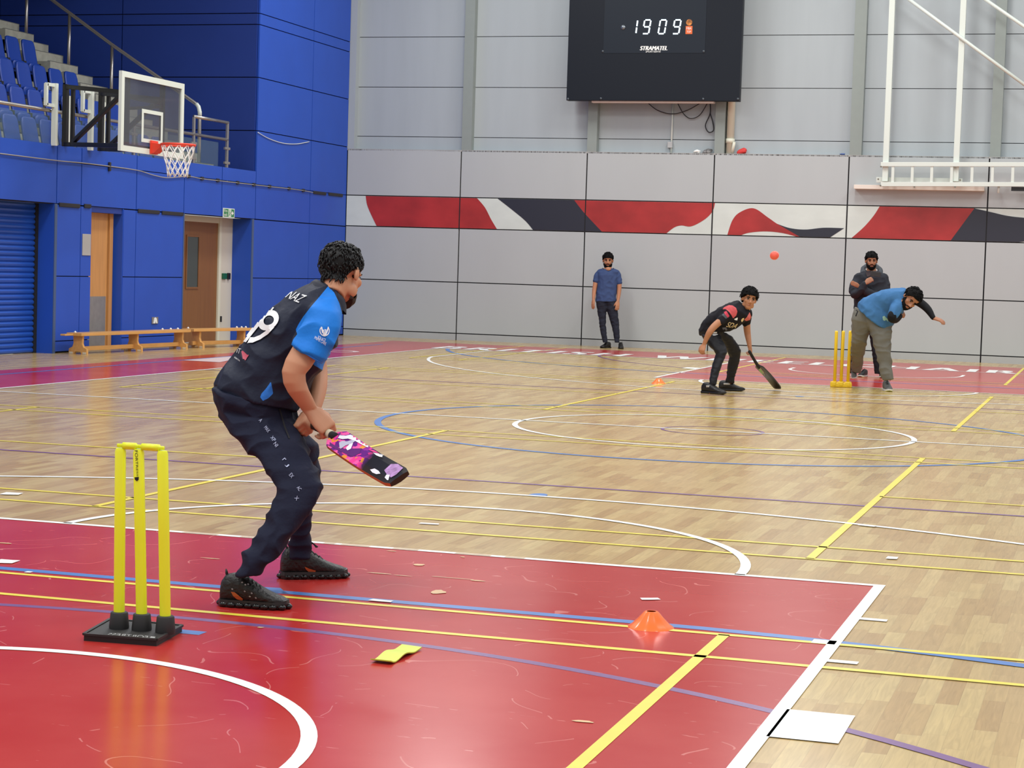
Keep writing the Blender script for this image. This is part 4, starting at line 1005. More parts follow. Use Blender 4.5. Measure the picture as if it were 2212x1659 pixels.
TORSO = [(462, 846, 640, 886, 0, .168), (461, 830, 652, 866, 0, .168), (479, 803, 672, 830, 0, .165), (505, 769, 694, 795, 0, .17), (528, 737, 713, 757, 0, .178), (557, 697, 731, 722, 0, .19), (588, 666, 738, 694, 0, .2), (622, 638, 738, 664, 0, .195), (652, 621, 734, 645, 0, .16), (676, 610, 730, 632, 0, .11)]
SLV = [(684, 634, 728, 646, -.13, .06), (664, 664, 736, 676, -.17, .075), (648, 697, 738, 708, -.2, .08), (638, 722, 726, 744, -.22, .078), (632, 737, 708, 766, -.235, .072), (632, 741, 696, 783, -.24, .066)]
ARM = [(668, 690, 702, 700, -.17, .036), (650, 722, 694, 742, -.215, .042), (633, 747, 686, 772, -.24, .047), (617, 775, 672, 794, -.26, .046), (608.5, 801, 660, 808, -.265, .044), (612, 828, 661, 824, -.26, .044), (622, 848, 667, 842, -.25, .042), (637, 868, 676, 860, -.22, .037), (654, 888, 685, 880, -.19, .029)]
b = MB()
HM = head_matrix(f.P(738, 591, -.02), 180-30, 18, 6, 1.0)
head_shells(b, HM, 1, .11)
b.tube([f.P(736, 610, -.02), f.P(718, 632, 0), f.P(692, 660, .02)], [.058, .058, .06], seg=18, dome=True)
f.loft(b, f.shrink(TORSO, .86), k=.3); f.loft(b, f.shrink(PELV, .85)); f.loft(b, f.shrink(RT_leg, .8)); f.loft(b, f.shrink(LT_leg, .8))
f.loft(b, ARM, e=1)
wr = f.P(671, 886, -.19)
hand(b, wr, f.P(709, 926, -.2)-wr, V3(-AW*.75+UP*.55+RH*.35), -1, .205, (.75, 1.1, .7), .05, (.5, .6))
f.limb(b, [(655, 665, .17, 26), (672, 730, .2, 25), (684, 790, .16, 23), (686, 835, .08, 21), (681, 872, 0, 16), (674, 892, -.04, 14)])
wl_ = f.P(674, 890, -.04); hand(b, wl_, f.P(664, 922, -.1)-wl_, V3(RH*.8+UP*.5), 1, .18, (.7, 1.1, .7), .05, (.5, .6))
body = fuse(b, 'person', M_skin, None, VX, 3)
origin(body, (0.07, 4.32, 0)); tag(body, 'near batsman in navy 19 shirt crouching with back to us, gripping bat', 'person')
M_hair1 = mat('black wavy hair', (12, 11, 12), .5, spec=.3, var=.4, scale=50)
hr_ = hair(HM, body, M_hair1, .006, [(0, .06), (40, .055), (60, .03), (76, -.01), (86, -.03), (94, .012), (108, -.015), (128, -.055), (155, -.098), (180, -.1)], (1.03, 1.0, 1.03), 3, .006, strands=900, slen=.02)
beard(HM, body, mat('dark brown beard', (40, 26, 22), .8, var=.3, scale=60), top=((0, -.062), (30, -.066), (55, -.085), (75, -.105), (95, -.115)), bottom=-.145, full=.004, seed=2, chin=.03)
face(HM, body, M_hair)
NAVY = (25, 30, 50)
b = MB(); f.loft(b, PELV); f.loft(b, RT_leg); f.loft(b, LT_leg)
M_tr = cloth('navy jersey trousers', (25, 29, 50), bump=.35, bscale=40)
tr = fuse(b, 'trousers', M_tr, body, VX, 4, wrinkle(.008, 9, 1, 1, 1.6, 2))
b = MB(); f.loft(b, TORSO, k=.3); f.loft(b, SLV, e=.95)
f.loft(b, [(640, 640, 690, 655, .1, .07), (630, 675, 700, 690, .16, .08), (640, 710, 705, 720, .19, .08), (650, 735, 712, 745, .2, .07)], e=.95)
sleeve_poly = [(709, 618), (690, 641), (672, 662), (655, 684), (645, 700), (639, 712), (642, 722), (634, 732), (629, 744), (647, 763), (667, 777), (680, 790), (698, 800), (742, 700), (740, 680), (733, 655), (722, 632)]
M_sh = cloth('navy sports shirt', (24, 30, 50), [('sleeve', (24, 122, 218)), ('flash', (44, 116, 206))], bump=.3, bscale=30, rough=.6)
sh = fuse(b, 'shirt', M_sh, body, VX, 4, wrinkle(.010, 7.5, 1, 1, 1.3, 5))
region(sh, 'sleeve', sleeve_poly, f.D-.03)
flash = [(585, 824), (588, 838), (590, 850), (580, 860), (568, 866), (562, 858), (565, 850), (574, 840), (580, 832)]
region(sh, 'flash', flash, f.D+.05)
# collar
cl = MB(); rr = []
for (xl, yl, xr, yr, d, t) in ((660, 622, 748, 682, -.01, .135), (672, 606, 748, 664, -.015, .122), (680, 601, 745, 652, -.015, .112), (684, 603, 740, 648, -.015, .104), (682, 616, 738, 664, -.01, .112)): rr.append(f.ring(xl, yl, xr, yr, d, t, k=.3))
cl.ring_loft(rr, cap=False); cl.build('collar', mat('navy collar', (20, 25, 44), .7), sh, True)
# cuff edge of the sleeve
cu = MB(); rr = [f.ring(632, 736, 697.5, 780, -.236, .069), f.ring(631, 741, 697, 786, -.243, .07), f.ring(633, 742, 695, 785, -.245, .064)]
cu.ring_loft(rr, cap=False); cu.build('sleeve_hem', mat('blue hem', (26, 112, 206), .6), sh, True)
bv = world_bvh(sh)
M_prt = mat('white shirt print', (236, 238, 240), .5)
def stroke_bm(path, w):
    bm = bmesh.new(); P = [V3((x, y, 0)) for x, y in path]; pr = None
    for i, p in enumerate(P):
        t_ = (P[min(i+1, len(P)-1)]-P[max(i-1, 0)]).normalized(); n_ = V3((-t_.y, t_.x, 0))*w/2
        a, b_ = bm.verts.new(p+n_), bm.verts.new(p-n_)
        if pr: bm.faces.new((pr[0], a, b_, pr[1]))
        pr = (a, b_)
    return bm
nine = [(.5+.38*cos(radians(a)), .96+.30*sin(radians(a))) for a in range(-25, 336, 15)]+[(.87, .8), (.8, .5), (.62, .24), (.36, .06), (.12, .02)]
t = stroke_bm(nine, .23); decal(t, quad_map((531, 741), (566, 748), (612, 682), (578, 664), t), bv, 'shirt_number', M_prt, sh, off=.007, maxlen=2.5)
t = stroke_bm([(.5, 0), (.5, 1.2), (.3, 1.1)], .5); decal(t, quad_map((523, 738), (533, 740), (573, 690), (560, 685), t), bv, 'shirt_number', M_prt, sh, off=.007, maxlen=2.5)
t = text_bm('NAZ', 1, bold=.02); decal(t, quad_map((617, 643), (646, 655), (664, 640), (632, 629), t), bv, 'shirt_name', M_prt, sh, off=.006, maxlen=2.5)
t = poly_bm([(582, 674), (590, 664), (593, 665), (585, 676)]); decal(t, ident, bv, 'shirt_print', M_prt, sh, maxlen=4)
# sleeve emblem
for i, (cx, w_) in enumerate(((694.5, 2.6), (698.2, 2.2), (702, 2.2), (705.8, 2.2), (709, 2.4))):
    y0_, y1_ = ((706, 720), (712, 725), (711, 727), (712, 725), (706, 720))[i]
    t = poly_bm([(cx-w_/2, y0_), (cx+w_/2, y0_+.6), (700.5+(cx-701)*.55+w_/2, y1_), (700.5+(cx-701)*.55-w_/2, y1_-.6)]); decal(t, ident, bv, 'sleeve_emblem', M_prt, sh, maxlen=3)
arcp = [(701+10.5*cos(radians(a)), 714.5+12*sin(radians(a))) for a in range(-40, 221, 18)]; arci = [(701+8.6*cos(radians(a)), 714.5+10*sin(radians(a))) for a in range(220, -41, -18)]
bmr = bmesh.new(); vo = [bmr.verts.new((x, y, 0)) for x, y in arcp]; vi = [bmr.verts.new((x, y, 0)) for x, y in reversed(arci)]
for i in range(len(vo)-1): bmr.faces.new((vo[i], vo[i+1], vi[i+1], vi[i]))
decal(bmr, ident, bv, 'sleeve_emblem', M_prt, sh, maxlen=4)
t = text_bm('SOLACE', 1, bold=.015); decal(t, quad_map((686, 731), (702, 738), (704, 732), (688, 725), t), bv, 'sleeve_lettering', M_prt, sh, maxlen=4)
t = text_bm('PRIME CARE', 1, bold=.015); decal(t, quad_map((679, 732), (703, 746), (705, 740), (681, 726), t), bv, 'sleeve_lettering', M_prt, sh, maxlen=4)
t = text_bm('IT', 1, bold=.02); decal(t, quad_map((512, 762), (519, 765), (522, 754), (514, 751), t), bv, 'back_lettering', M_prt, sh, maxlen=4)
M_sw = mat('red swoosh print', (178, 62, 84), .5)
for pl in ([(522, 760), (525, 758), (528, 770), (536, 768), (537, 770), (530, 777), (525, 776)], [(528, 778), (530, 776), (533, 770), (537, 766), (538, 768), (534, 774), (531, 779)]): decal(poly_bm(pl), ident, bv, 'back_emblem', M_sw, sh, maxlen=4)
t = text_bm('INTERNATIONAL', 1); decal(t, quad_map((506.5, 774), (519, 781), (520, 778), (507.5, 770.5), t), bv, 'back_lettering', M_prt, sh, maxlen=4)
bt = world_bvh(tr); M_lt = mat('pale trouser print', (176, 184, 214), .6)
for x, y, s_, w_ in (('A', 563, 908, 5), ('MAX', 577, 927, 12), ('XP', 590, 948, 10), ('NI', 596, 960, 8), ('r', 614, 993, 5), ('J', 620, 1005, 6), ('EX', 630, 1027, 8), ('AC', 646, 1055, 8), ('X', 641, 1076, 7)):
    t = text_bm(x, 1, bold=.01); u = V3((.6, .8)); p_ = (y, s_)
    decal(t, quad_map((y-w_*.35-3, s_-w_*.45+3), (y+w_*.35-3, s_+w_*.45+3), (y+w_*.35+3, s_+w_*.45-2), (y-w_*.35+3, s_-w_*.45-2), t), bt, 'leg_lettering', M_lt, tr, maxlen=4)
decal(poly_bm([(602, 884), (605, 884), (616, 920), (626, 947), (623, 948), (613, 922)]), ident, bt, 'pocket_zip', M_black, tr, maxlen=5)
# shoes of the batsman
M_cop = mat('copper accent', (176, 104, 58), .35, metal=.4); M_gl = mat('gloss black', (14, 13, 13), .12)
s1 = shoe(body, V3((-.015, 3.95, 0)), V3((.262, 3.99, 0)), M_shoe, M_sole, M_lace, w=1.16, hgt=1.25, sole_h=.034, loop=True)
s2 = shoe(body, V3((-.075, 4.68, 0)), V3((.168, 4.85, 0)), M_shoe, M_sole, M_lace, w=1.14, hgt=1.25, sole_h=.034, loop=True)
for s_, pts in ((s1, [(499, 1278), (507, 1279), (516, 1286), (525, 1293), (524, 1297), (512, 1294), (504, 1287)]), (s2, [(658, 1224), (668, 1228), (682, 1232), (681, 1235), (668, 1236), (661, 1230)])):
    decal(poly_bm(pts), ident, world_bvh(s_), 'copper_panel', M_cop, s_, maxlen=5)
for s_, h_, t_ in ((s1, V3((-.015, 3.95, 0)), V3((.262, 3.99, 0))), (s2, V3((-.075, 4.68, 0)), V3((.168, 4.85, 0)))):
    q = MB(); d = (t_-h_); L_ = d.length; d.normalize(); sd = V3((d.y, -d.x, 0)); so = [c_ for c_ in s_.children if c_.name.startswith('sole')][0]
    for u, wd in ((.0, .0), (.08, .034), (.2, .040), (.32, .040), (.45, .040), (.58, .045), (.7, .049), (.82, .047), (.94, .036), (1.0, 0)):
        for sg in ((1, -1) if wd else (1,)): q.ell(h_+d*(L_*u)+sd*(sg*wd*.98)+V3((0, 0, .013)), (.02, .016, .0125), seg=12, rng=8)
    q.build('air_cushions', M_gl, so, True)
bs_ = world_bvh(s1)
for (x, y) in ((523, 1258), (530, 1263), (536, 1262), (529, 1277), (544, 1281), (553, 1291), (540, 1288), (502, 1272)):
    decal(poly_bm([(x-2.4, y), (x, y-1.6), (x+2.6, y+.6), (x, y+2.2)]), ident, bs_, 'painted_glint', mat('glint', (150, 150, 152), .1), s1, off=.004)  # pale flecks painted on the black upper as highlights
# ---- his bat
BT, BS = f.P(656, 908, -.01), f.P(719, 941, -.24)
ax = (f.P(862, 1031, -.66)-BS).normalized(); Lb = (f.P(862, 1031, -.66)-BS).length
wv = (f.P(742, 924, -.23)-f.P(697.5, 957.5, -.28)).normalized(); wv = (wv-ax*wv.dot(ax)).normalized(); nv = ax.cross(wv)
if nv.dot(AW) > 0: nv = -nv                     # nv: face turned to the viewer
def bat_blade(mb, o0, ax, wv, nv, L, hw, n=18, thick=.03, edge=.016, belly=.012):
    rings = []
    for i in range(n+1):
        u = i/n; w_ = hw*(.55+.45*min(1, u/.06)**.6) if u < .06 else hw*(1-.18*max(0, u-.94)/.06)
        bow = -.012*sin(pi*u); th = thick*(.75+.5*sin(pi*min(1, u*1.0))**1.2)*(1 if u < .9 else 1-(u-.9)*4)
        c = o0+ax*(L*u)+nv*bow
        prof = [(-1, 0), (-1, edge), (-.55, edge+belly*.4), (0, edge+th*.5), (.55, edge+belly*.4), (1, edge), (1, 0), (.5, -.003), (-.5, -.003)]
        rings.append([c+wv*(x*w_)-nv*z_ for x, z_ in prof])
    mb.ring_loft(rings)
M_bat = bpy.data.materials.new('printed bat face'); M_bat.use_nodes = True
nt = M_bat.node_tree; bs0 = nt.nodes['Principled BSDF']; tc = N(nt, 'ShaderNodeTexCoord')
vo_ = N(nt, 'ShaderNodeTexVoronoi', distance='MANHATTAN'); vo_.inputs['Scale'].default_value = 36; vo_.inputs['Randomness'].default_value = 1
mp_ = N(nt, 'ShaderNodeMapping'); mp_.inputs['Scale'].default_value = (1, .8, 1.7); mp_.inputs['Rotation'].default_value = (.5, .3, .8); nt.links.new(tc.outputs['Object'], mp_.inputs[0]); nt.links.new(mp_.outputs[0], vo_.inputs['Vector'])
sx_ = N(nt, 'ShaderNodeSeparateColor'); nt.links.new(vo_.outputs['Color'], sx_.inputs[0])
rp = N(nt, 'ShaderNodeValToRGB'); rp.color_ramp.interpolation = 'CONSTANT'; e = rp.color_ramp.elements
e[0].position = 0; e[0].color = lin((104, 34, 128)); e[1].position = .42; e[1].color = lin((236, 62, 150))
for p_, c_ in ((.66, (150, 40, 150)), (.78, (232, 150, 62)), (.88, (244, 96, 170))): k_ = e.new(p_); k_.color = lin(c_)
nt.links.new(sx_.outputs[0], rp.inputs[0])
at_ = N(nt, 'ShaderNodeAttribute', attribute_name='along'); mr = N(nt, 'ShaderNodeMapRange'); mr.inputs[1].default_value = .47; mr.inputs[2].default_value = .56
nt.links.new(at_.outputs['Fac'], mr.inputs[0]); mx = N(nt, 'ShaderNodeMix', data_type='RGBA'); nt.links.new(mr.outputs[0], mx.inputs[0]); nt.links.new(rp.outputs[0], mx.inputs[6]); mx.inputs[7].default_value = lin((26, 22, 24)); nt.links.new(mx.outputs[2], bs0.inputs['Base Color']); bs0.inputs['Roughness'].default_value = .3
bat = thing('cricket_bat', 'purple, pink and black cricket bat held by the near batsman', 'cricket bat', BS)
q = MB(); bat_blade(q, BS, ax, wv, nv, Lb, .054); bl_ = q.build('blade', [M_bat, mat('willow edge', (188, 104, 56), .45)], bat)
for p_ in bl_.data.polygons:
    if p_.normal.dot(nv) < .5 and abs(p_.normal.dot(ax)) < .6: p_.material_index = 1
a_ = bl_.data.attributes.new('along', 'FLOAT', 'POINT'); a_.data.foreach_set('value', [((v.co+worldloc(bat)-BS).dot(ax)/Lb)+.35*((v.co+worldloc(bat)-BS).dot(wv))/.054*.12 for v in bl_.data.vertices])
q = MB(); q.tube([BT, BT.lerp(BS, .5), BT.lerp(BS, .9)], [.0175, .0165, .016], seg=16, dome=True).tube([BT-(BS-BT).normalized()*.004, BT+(BS-BT).normalized()*.05], [.0225, .02], seg=16, dome=True); q.build('handle_grip', mat('dark rubber grip', (44, 38, 38), .6), bat, True)
MB().tube([BT.lerp(BS, .84), BT.lerp(BS, .965)], [.0185, .0185], seg=18).build('grip_tape', mat('cream tape', (206, 196, 170), .6), bat, True)
MB().tube([BT.lerp(BS, .95), BS+ax*.02], [.017, .0185], seg=16).build('handle_splice', M_black, bat, True)
bvb = world_bvh(bl_); g_ = lambda x, y: (630+x/8.193, 860+y/8.193)
def bd(pts, m, nm='bat_print', off=.0025): decal(poly_bm([g_(*p_) for p_ in pts]), ident, bvb, nm, m, bat, off=off, maxlen=7)
M_pw = mat('white bat print', (232, 230, 238), .4); M_pg = mat('silver bat print', (186, 184, 206), .4)
M_dp = mat('deep purple print', (92, 30, 112), .4)
bd([(560, 790), (600, 730), (860, 900), (1240, 890), (1200, 980), (1080, 1040), (1000, 1010)], M_dp, off=.0012)
bd([(840, 790), (900, 760), (980, 770), (1080, 740), (1130, 760), (1080, 800), (960, 840), (870, 900), (850, 880)], M_pg)
bd([(850, 660), (960, 670), (1040, 650), (1140, 690), (1210, 730), (1260, 760), (1330, 800), (1410, 890), (1330, 870), (1230, 820), (1120, 760), (1000, 720), (900, 730), (820, 710)], M_pw)
bd([(960, 890), (1040, 800), (1090, 800), (1050, 900), (990, 930)], M_pw)
bd([(1350, 910), (1460, 930), (1590, 930), (1660, 990), (1560, 990), (1450, 960)], mat('pink bat print', (232, 62, 140), .4), off=.003)
bd([(1440, 970), (1530, 1020), (1640, 1010), (1720, 1050), (1640, 1055), (1560, 1045), (1500, 1020)], M_pw, off=.0035)
bd([(1720, 945), (1770, 965), (1790, 985), (1740, 975)], M_pw); bd([(1790, 1060), (1850, 1050), (1895, 1100), (1870, 1122), (1810, 1090)], M_pw)
bd([(1390, 1270), (1470, 1250), (1540, 1290), (1575, 1340), (1500, 1350), (1430, 1320)], M_pw)
bd([(1640, 1280), (1760, 1170), (1880, 1170), (1975, 1240), (1850, 1360), (1760, 1410), (1690, 1360)], mat('lilac bat print', (172, 130, 184), .5, var=.35, scale=60))
bd([(1650, 1410), (1680, 1360), (1740, 1360), (1715, 1460), (1690, 1455)], M_pw, off=.0035)

# ---- young batsman at the far wicket
f = Fig((-.97, 19.62), 1490, 600, 6.143); VX = .0085
TS = [(128, 765, 395, 742, .02, .12), (122, 690, 455, 716, .0, .125), (165, 590, 535, 706, -.02, .135), (262, 480, 620, 668, -.05, .15), (400, 388, 712, 596, -.08, .165), (515, 336, 790, 545, -.1, .17), (590, 312, 800, 480, -.11, .13), (645, 302, 782, 432, -.12, .08)]
RLEG = [(150, 760, 400, 760, -.02, .13), (195, 830, 430, 830, -.06, .11), (245, 890, 462, 880, -.1, .095), (310, 960, 490, 940, -.14, .085), (350, 1010, 494, 990, -.16, .075), (330, 1070, 470, 1050, -.17, .066), (300, 1150, 425, 1150, -.2, .065), (280, 1250, 392, 1250, -.22, .058), (262, 1350, 362, 1350, -.24, .048), (255, 1425, 350, 1425, -.25, .042)]
LLEG = [(250, 760, 480, 730, .06, .12), (400, 830, 560, 780, .12, .1), (455, 890, 610, 850, .18, .09), (492, 950, 660, 920, .22, .082), (505, 1000, 684, 985, .25, .075), (530, 1050, 672, 1040, .28, .066), (510, 1130, 652, 1130, .32, .064), (495, 1230, 622, 1230, .36, .056), (480, 1330, 595, 1330, .4, .048), (475, 1400, 588, 1400, .42, .043)]
b = MB(); HM = head_matrix(f.P(788, 280, -.18), 6, 2, 10, 1.04); head_shells(b, HM, .96, .12)
f.limb(b, [(760, 380, -.14, 62), (715, 430, -.12, 64)])
f.loft(b, f.shrink(TS, .86)); f.loft(b, f.shrink(RLEG, .82)); f.loft(b, f.shrink(LLEG, .82))
f.limb(b, [(560, 440, -.16, 55), (440, 545, -.22, 50), (325, 645, -.26, 47), (262, 725, -.27, 43), (215, 820, -.24, 33), (192, 885, -.22, 27)])
w_ = f.P(192, 880, -.22); hand(b, w_, f.P(165, 960, -.24)-w_, V3(-AW*.8-RH*.5), 1, .17, (.6, .8, .5), .1, (.7, .5))
f.limb(b, [(760, 510, .1, 55), (755, 600, .16, 50), (765, 730, .2, 45), (785, 850, .18, 35), (795, 920, .17, 28)])
w_ = f.P(795, 915, .17); hand(b, w_, f.P(806, 985, .19)-w_, V3(RH*.7-AW*.5), -1, .17, (.9, 1.1, .8), .04, (.5, .7))
body = fuse(b, 'person', M_skin2, None, VX, 2); origin(body, (-.97, 19.62, 0)); tag(body, 'young far batsman in black kit with pink shoulders, crouching, bat on floor', 'person')
hair(HM, body, M_hair, .022, [(0, .046), (30, .044), (50, .04), (70, .012), (84, -.01), (94, .03), (110, -.0), (130, -.05), (180, -.06)], (1.06, 1.06, 1.03), 8, .006); face(HM, body, M_hair)
b = MB(); f.loft(b, RLEG); f.loft(b, LLEG); f.loft(b, TS[:2])
M_tt = cloth('black tights', (30, 31, 36), bump=.1, var=.1, rough=.55); tt = fuse(b, 'trousers', M_tt, body, VX, 3, wrinkle(.004, 12, 1, 1, 1.5, 3))
b = MB(); f.loft(b, TS)
f.limb(b, [(560, 425, -.12, 88), (510, 480, -.18, 78), (440, 545, -.22, 62), (412, 572, -.235, 58)]); f.limb(b, [(765, 470, .06, 70), (752, 545, .13, 62), (748, 600, .16, 56)])
M_ts = cloth('black team shirt', (24, 23, 30), [('pinkA', (206, 92, 96)), ('pinkB', (210, 110, 106)), ('pinkC', (196, 66, 84)), ('greyband', (84, 86, 92))], bump=.15)
ts = fuse(b, 'shirt', M_ts, body, VX, 2, wrinkle(.005, 12, 1, 1, 1, 6))
C = lambda pts: [f.px(*p_) for p_ in pts]
region(ts, 'pinkA', C([(432, 420), (455, 392), (520, 362), (570, 368), (615, 400), (632, 450), (618, 500), (575, 540), (555, 500), (520, 450), (475, 415)]))
region(ts, 'pinkB', C([(720, 560), (760, 520), (795, 455), (818, 520), (800, 560), (755, 575)]))
region(ts, 'pinkC', C([(450, 455), (485, 440), (530, 510), (505, 530), (470, 490)])); region(ts, 'greyband', C([(425, 490), (450, 470), (505, 530), (480, 545)]))
bv = world_bvh(ts); M_cr = mat('cream print', (226, 206, 160), .5)
t = text_bm('SDA', 1, shear=.2, bold=.03); decal(t, quad_map(f.px(480, 650), f.px(600, 668), f.px(650, 612), f.px(510, 585), t), bv, 'shirt_lettering', M_cr, ts, maxlen=3)
decal(poly_bm(C([(588, 548), (620, 550), (628, 528), (638, 530), (630, 565), (600, 560)])), ident, bv, 'shirt_badge', M_prt, ts, maxlen=3); decal(poly_bm(C([(680, 560), (700, 535), (722, 532), (715, 560), (695, 585), (684, 580)])), ident, bv, 'shirt_crest', M_cr, ts, maxlen=3)
decal(poly_bm(C([(430, 660), (480, 655), (500, 690), (480, 705), (465, 680), (440, 690)])), ident, bv, 'shirt_emblem', mat('grey print', (92, 96, 110), .5), ts, maxlen=3)
cl = MB(); cl.ring_loft([f.ring(630, 308, 800, 455, -.12, .085), f.ring(640, 298, 795, 435, -.13, .078), f.ring(650, 304, 785, 430, -.13, .068)], cap=False); cl.build('collar', M_black, ts, True)
bv = world_bvh(tt)
for pl in ([(330, 718), (362, 720), (358, 735), (310, 738), (312, 728), (345, 728)], [(300, 745), (372, 742), (370, 758), (345, 768), (305, 770), (302, 760), (345, 757), (345, 752)]): decal(poly_bm(C(pl)), ident, bv, 'pocket_logo', M_prt, tt, maxlen=3)
M_ors = mat('orange sole accent', (226, 96, 50), .4)
s1 = shoe(body, V3((-1.2, 19.38, 0)), V3((-.9, 19.24, 0)), M_shoe, M_sole, M_lace, w=1.05); s2 = shoe(body, V3((-1.14, 20.06, 0)), V3((-.83, 20.12, 0)), M_shoe, M_sole, M_lace, w=1.05)
for s_, pts in ((s1, [(240, 1535), (270, 1530), (300, 1550), (280, 1558), (245, 1550)]), (s2, [(500, 1490), (530, 1500), (545, 1508), (505, 1504)])): decal(poly_bm(C(pts)), ident, world_bvh([c_ for c_ in s_.children if c_.name.startswith('sole')][0]), 'sole_accent', M_ors, s_, maxlen=4)
for (xx, yy_, w2) in ((258, 1440, 20), (492, 1408, 24)):
    d_ = -.25 if xx < 400 else .42
    MB().tube([f.P(xx, yy_-12, d_), f.P(xx, yy_+14, d_)], f.m(48 if xx < 400 else 52)*.9, seg=14).build('sock', mat('grey sock', (170, 166, 160), .8), body, True)
bat2 = thing('cricket_bat', 'black cricket bat with green mark resting on the floor beside young batsman', 'cricket bat', (-.6, 20.8, 0))
Hn, Sh, Tp = f.P(812, 1015, .2), f.P(905, 1175, .42), f.P(1168, 1478, .92); Tp.z = max(Tp.z, .015)
ax = (Tp-Sh).normalized(); wv = (f.P(945, 1185, .42)-f.P(868, 1165, .42)).normalized(); wv = (wv-ax*wv.dot(ax)).normalized(); nv = ax.cross(wv)
if nv.dot(AW) > 0: nv = -nv
q = MB(); bat_blade(q, Sh, ax, wv, nv, (Tp-Sh).length, .052, thick=.04); bl2 = q.build('blade', mat('black bat face', (34, 30, 28), .35), bat2)
MB().tube([Hn-(Sh-Hn).normalized()*.06, Hn.lerp(Sh, .5), Sh+ax*.03], [.019, .018, .02], seg=14, dome=True).build('handle_grip', M_black, bat2, True)
bv = world_bvh(bl2)
decal(poly_bm(C([(872, 1180), (935, 1185), (985, 1250), (1010, 1330), (985, 1360), (930, 1290), (890, 1225)])), ident, bv, 'bat_sticker', mat('pale bat sticker', (150, 140, 122), .4, var=.3, scale=40), bat2, maxlen=4)
decal(poly_bm(C([(915, 1215), (950, 1215), (975, 1280), (960, 1290), (935, 1250)])), ident, bv, 'bat_logo', mat('green mark', (128, 176, 96), .4), bat2, off=.005, maxlen=4)
decal(poly_bm(C([(965, 1330), (1000, 1310), (1010, 1345), (985, 1360)])), ident, bv, 'bat_logo', MATS['green mark'], bat2, off=.005, maxlen=4)
decal(poly_bm(C([(1015, 1400), (1050, 1385), (1080, 1450), (1065, 1455)])), ident, bv, 'bat_logo', mat('dull green mark', (110, 122, 84), .4), bat2, off=.004, maxlen=4)

# ---- bowler following through
f = Fig((.72, 21.55), 1780, 530, 5.0286)
TS = [(372, 668, 690, 890, .05, .2), (380, 622, 745, 862, .04, .205), (430, 575, 785, 815, .02, .185), (515, 535, 825, 775, -.02, .19), (630, 490, 845, 742, -.06, .2), (745, 470, 858, 705, -.1, .19), (830, 466, 868, 665, -.13, .15), (885, 490, 880, 620, -.15, .1)]
FLEG = [(420, 720, 715, 850, .05, .13), (440, 800, 735, 868, .03, .13), (490, 900, 734, 920, .0, .125), (525, 1020, 724, 1030, -.01, .115), (555, 1130, 722, 1130, -.02, .1), (578, 1230, 734, 1240, -.01, .095), (598, 1330, 732, 1340, 0, .09), (622, 1420, 742, 1410, 0, .085), (640, 1462, 748, 1450, 0, .08)]
BLEG = [(340, 672, 620, 830, .08, .13), (303, 800, 560, 880, .1, .13), (302, 900, 495, 930, .16, .12), (310, 990, 462, 1010, .2, .105), (302, 1060, 462, 1060, .25, .095), (295, 1130, 445, 1130, .42, .09), (292, 1210, 425, 1220, .62, .085), (298, 1290, 415, 1300, .8, .08), (300, 1370, 392, 1385, .95, .07)]
b = MB(); HM = head_matrix(f.P(945, 580, -.3), 2, 32, 40, 1.14); head_shells(b, HM, 1.03, .12)
f.limb(b, [(905, 575, -.22, 58), (860, 570, -.14, 66)])
f.loft(b, f.shrink(TS, .88)); f.loft(b, f.shrink(FLEG, .82)); f.loft(b, f.shrink(BLEG, .82))
f.limb(b, [(880, 545, .12, 50), (990, 590, .2, 44), (1080, 650, .16, 40), (1135, 705, .1, 36), (1175, 770, .04, 27), (1192, 792, .02, 24)])
w_ = f.P(1190, 788, .02); hand(b, w_, f.P(1270, 815, -.02)-w_, V3(UP*.8-AW*.4), -1, .18, (.25, .35, .2), .12, (.6, .3))
f.limb(b, [(850, 600, -.14, 42), (800, 670, -.24, 42), (752, 765, -.31, 40), (775, 800, -.24, 36), (830, 760, -.14, 28)])
w_ = f.P(825, 765, -.15); hand(b, w_, f.P(870, 735, -.1)-w_, V3(-AW), 1, .17, (.6, .8, .5), .1)
body = fuse(b, 'person', M_skin3, None, VX, 2); origin(body, (.72, 21.55, 0)); tag(body, 'bowler in blue top and grey trousers bent forward after releasing ball', 'person')
hair(HM, body, M_hair, .018, vol=(1.05, 1.05, 1.04), seed=11); beard(HM, body, M_hair, bottom=-.138, seed=4); face(HM, body, M_hair, moustache=True)
b = MB(); f.loft(b, FLEG); f.loft(b, BLEG); f.loft(b, f.shrink(TS[:2], .9))
M_gt = cloth('grey track trousers', (112, 111, 104), bump=.3, bscale=18, var=.1); b2 = None; gt = fuse(b, 'trousers', M_gt, body, VX, 2, wrinkle(.009, 7, 1, 1, 1.5, 12))
MB().tube([f.P(350, 705, -.1), f.P(366, 715, -.12), f.P(345, 770, -.12)], .008, seg=6).build('drawstring', M_black, gt, True)
b = MB(); r_ = [f.ring(*q_) for q_ in TS]; c_ = sum(r_[0], V3())/len(r_[0]); r_[0] = [p_+(-RH*.35-UP*.95)*max(0, -(p_-c_).dot(AW))*.34 for p_ in r_[0]]; c_ = sum(r_[1], V3())/len(r_[1]); r_[1] = [p_+(-RH*.35-UP*.95)*max(0, -(p_-c_).dot(AW))*.16 for p_ in r_[1]]
b.ring_loft(r_); f.limb(b, [(850, 590, -.16, 74), (810, 650, -.24, 72), (768, 715, -.3, 66), (752, 745, -.32, 62)])
f.limb(b, [(850, 530, .05, 72), (930, 560, .14, 60)])
M_bt = cloth('blue T-shirt', (62, 110, 158), [('teal', (82, 104, 112))], bump=.2, var=.08); bt_ = fuse(b, 'shirt', M_bt, body, VX, 2, wrinkle(.008, 8, 1, 1, 1, 8))
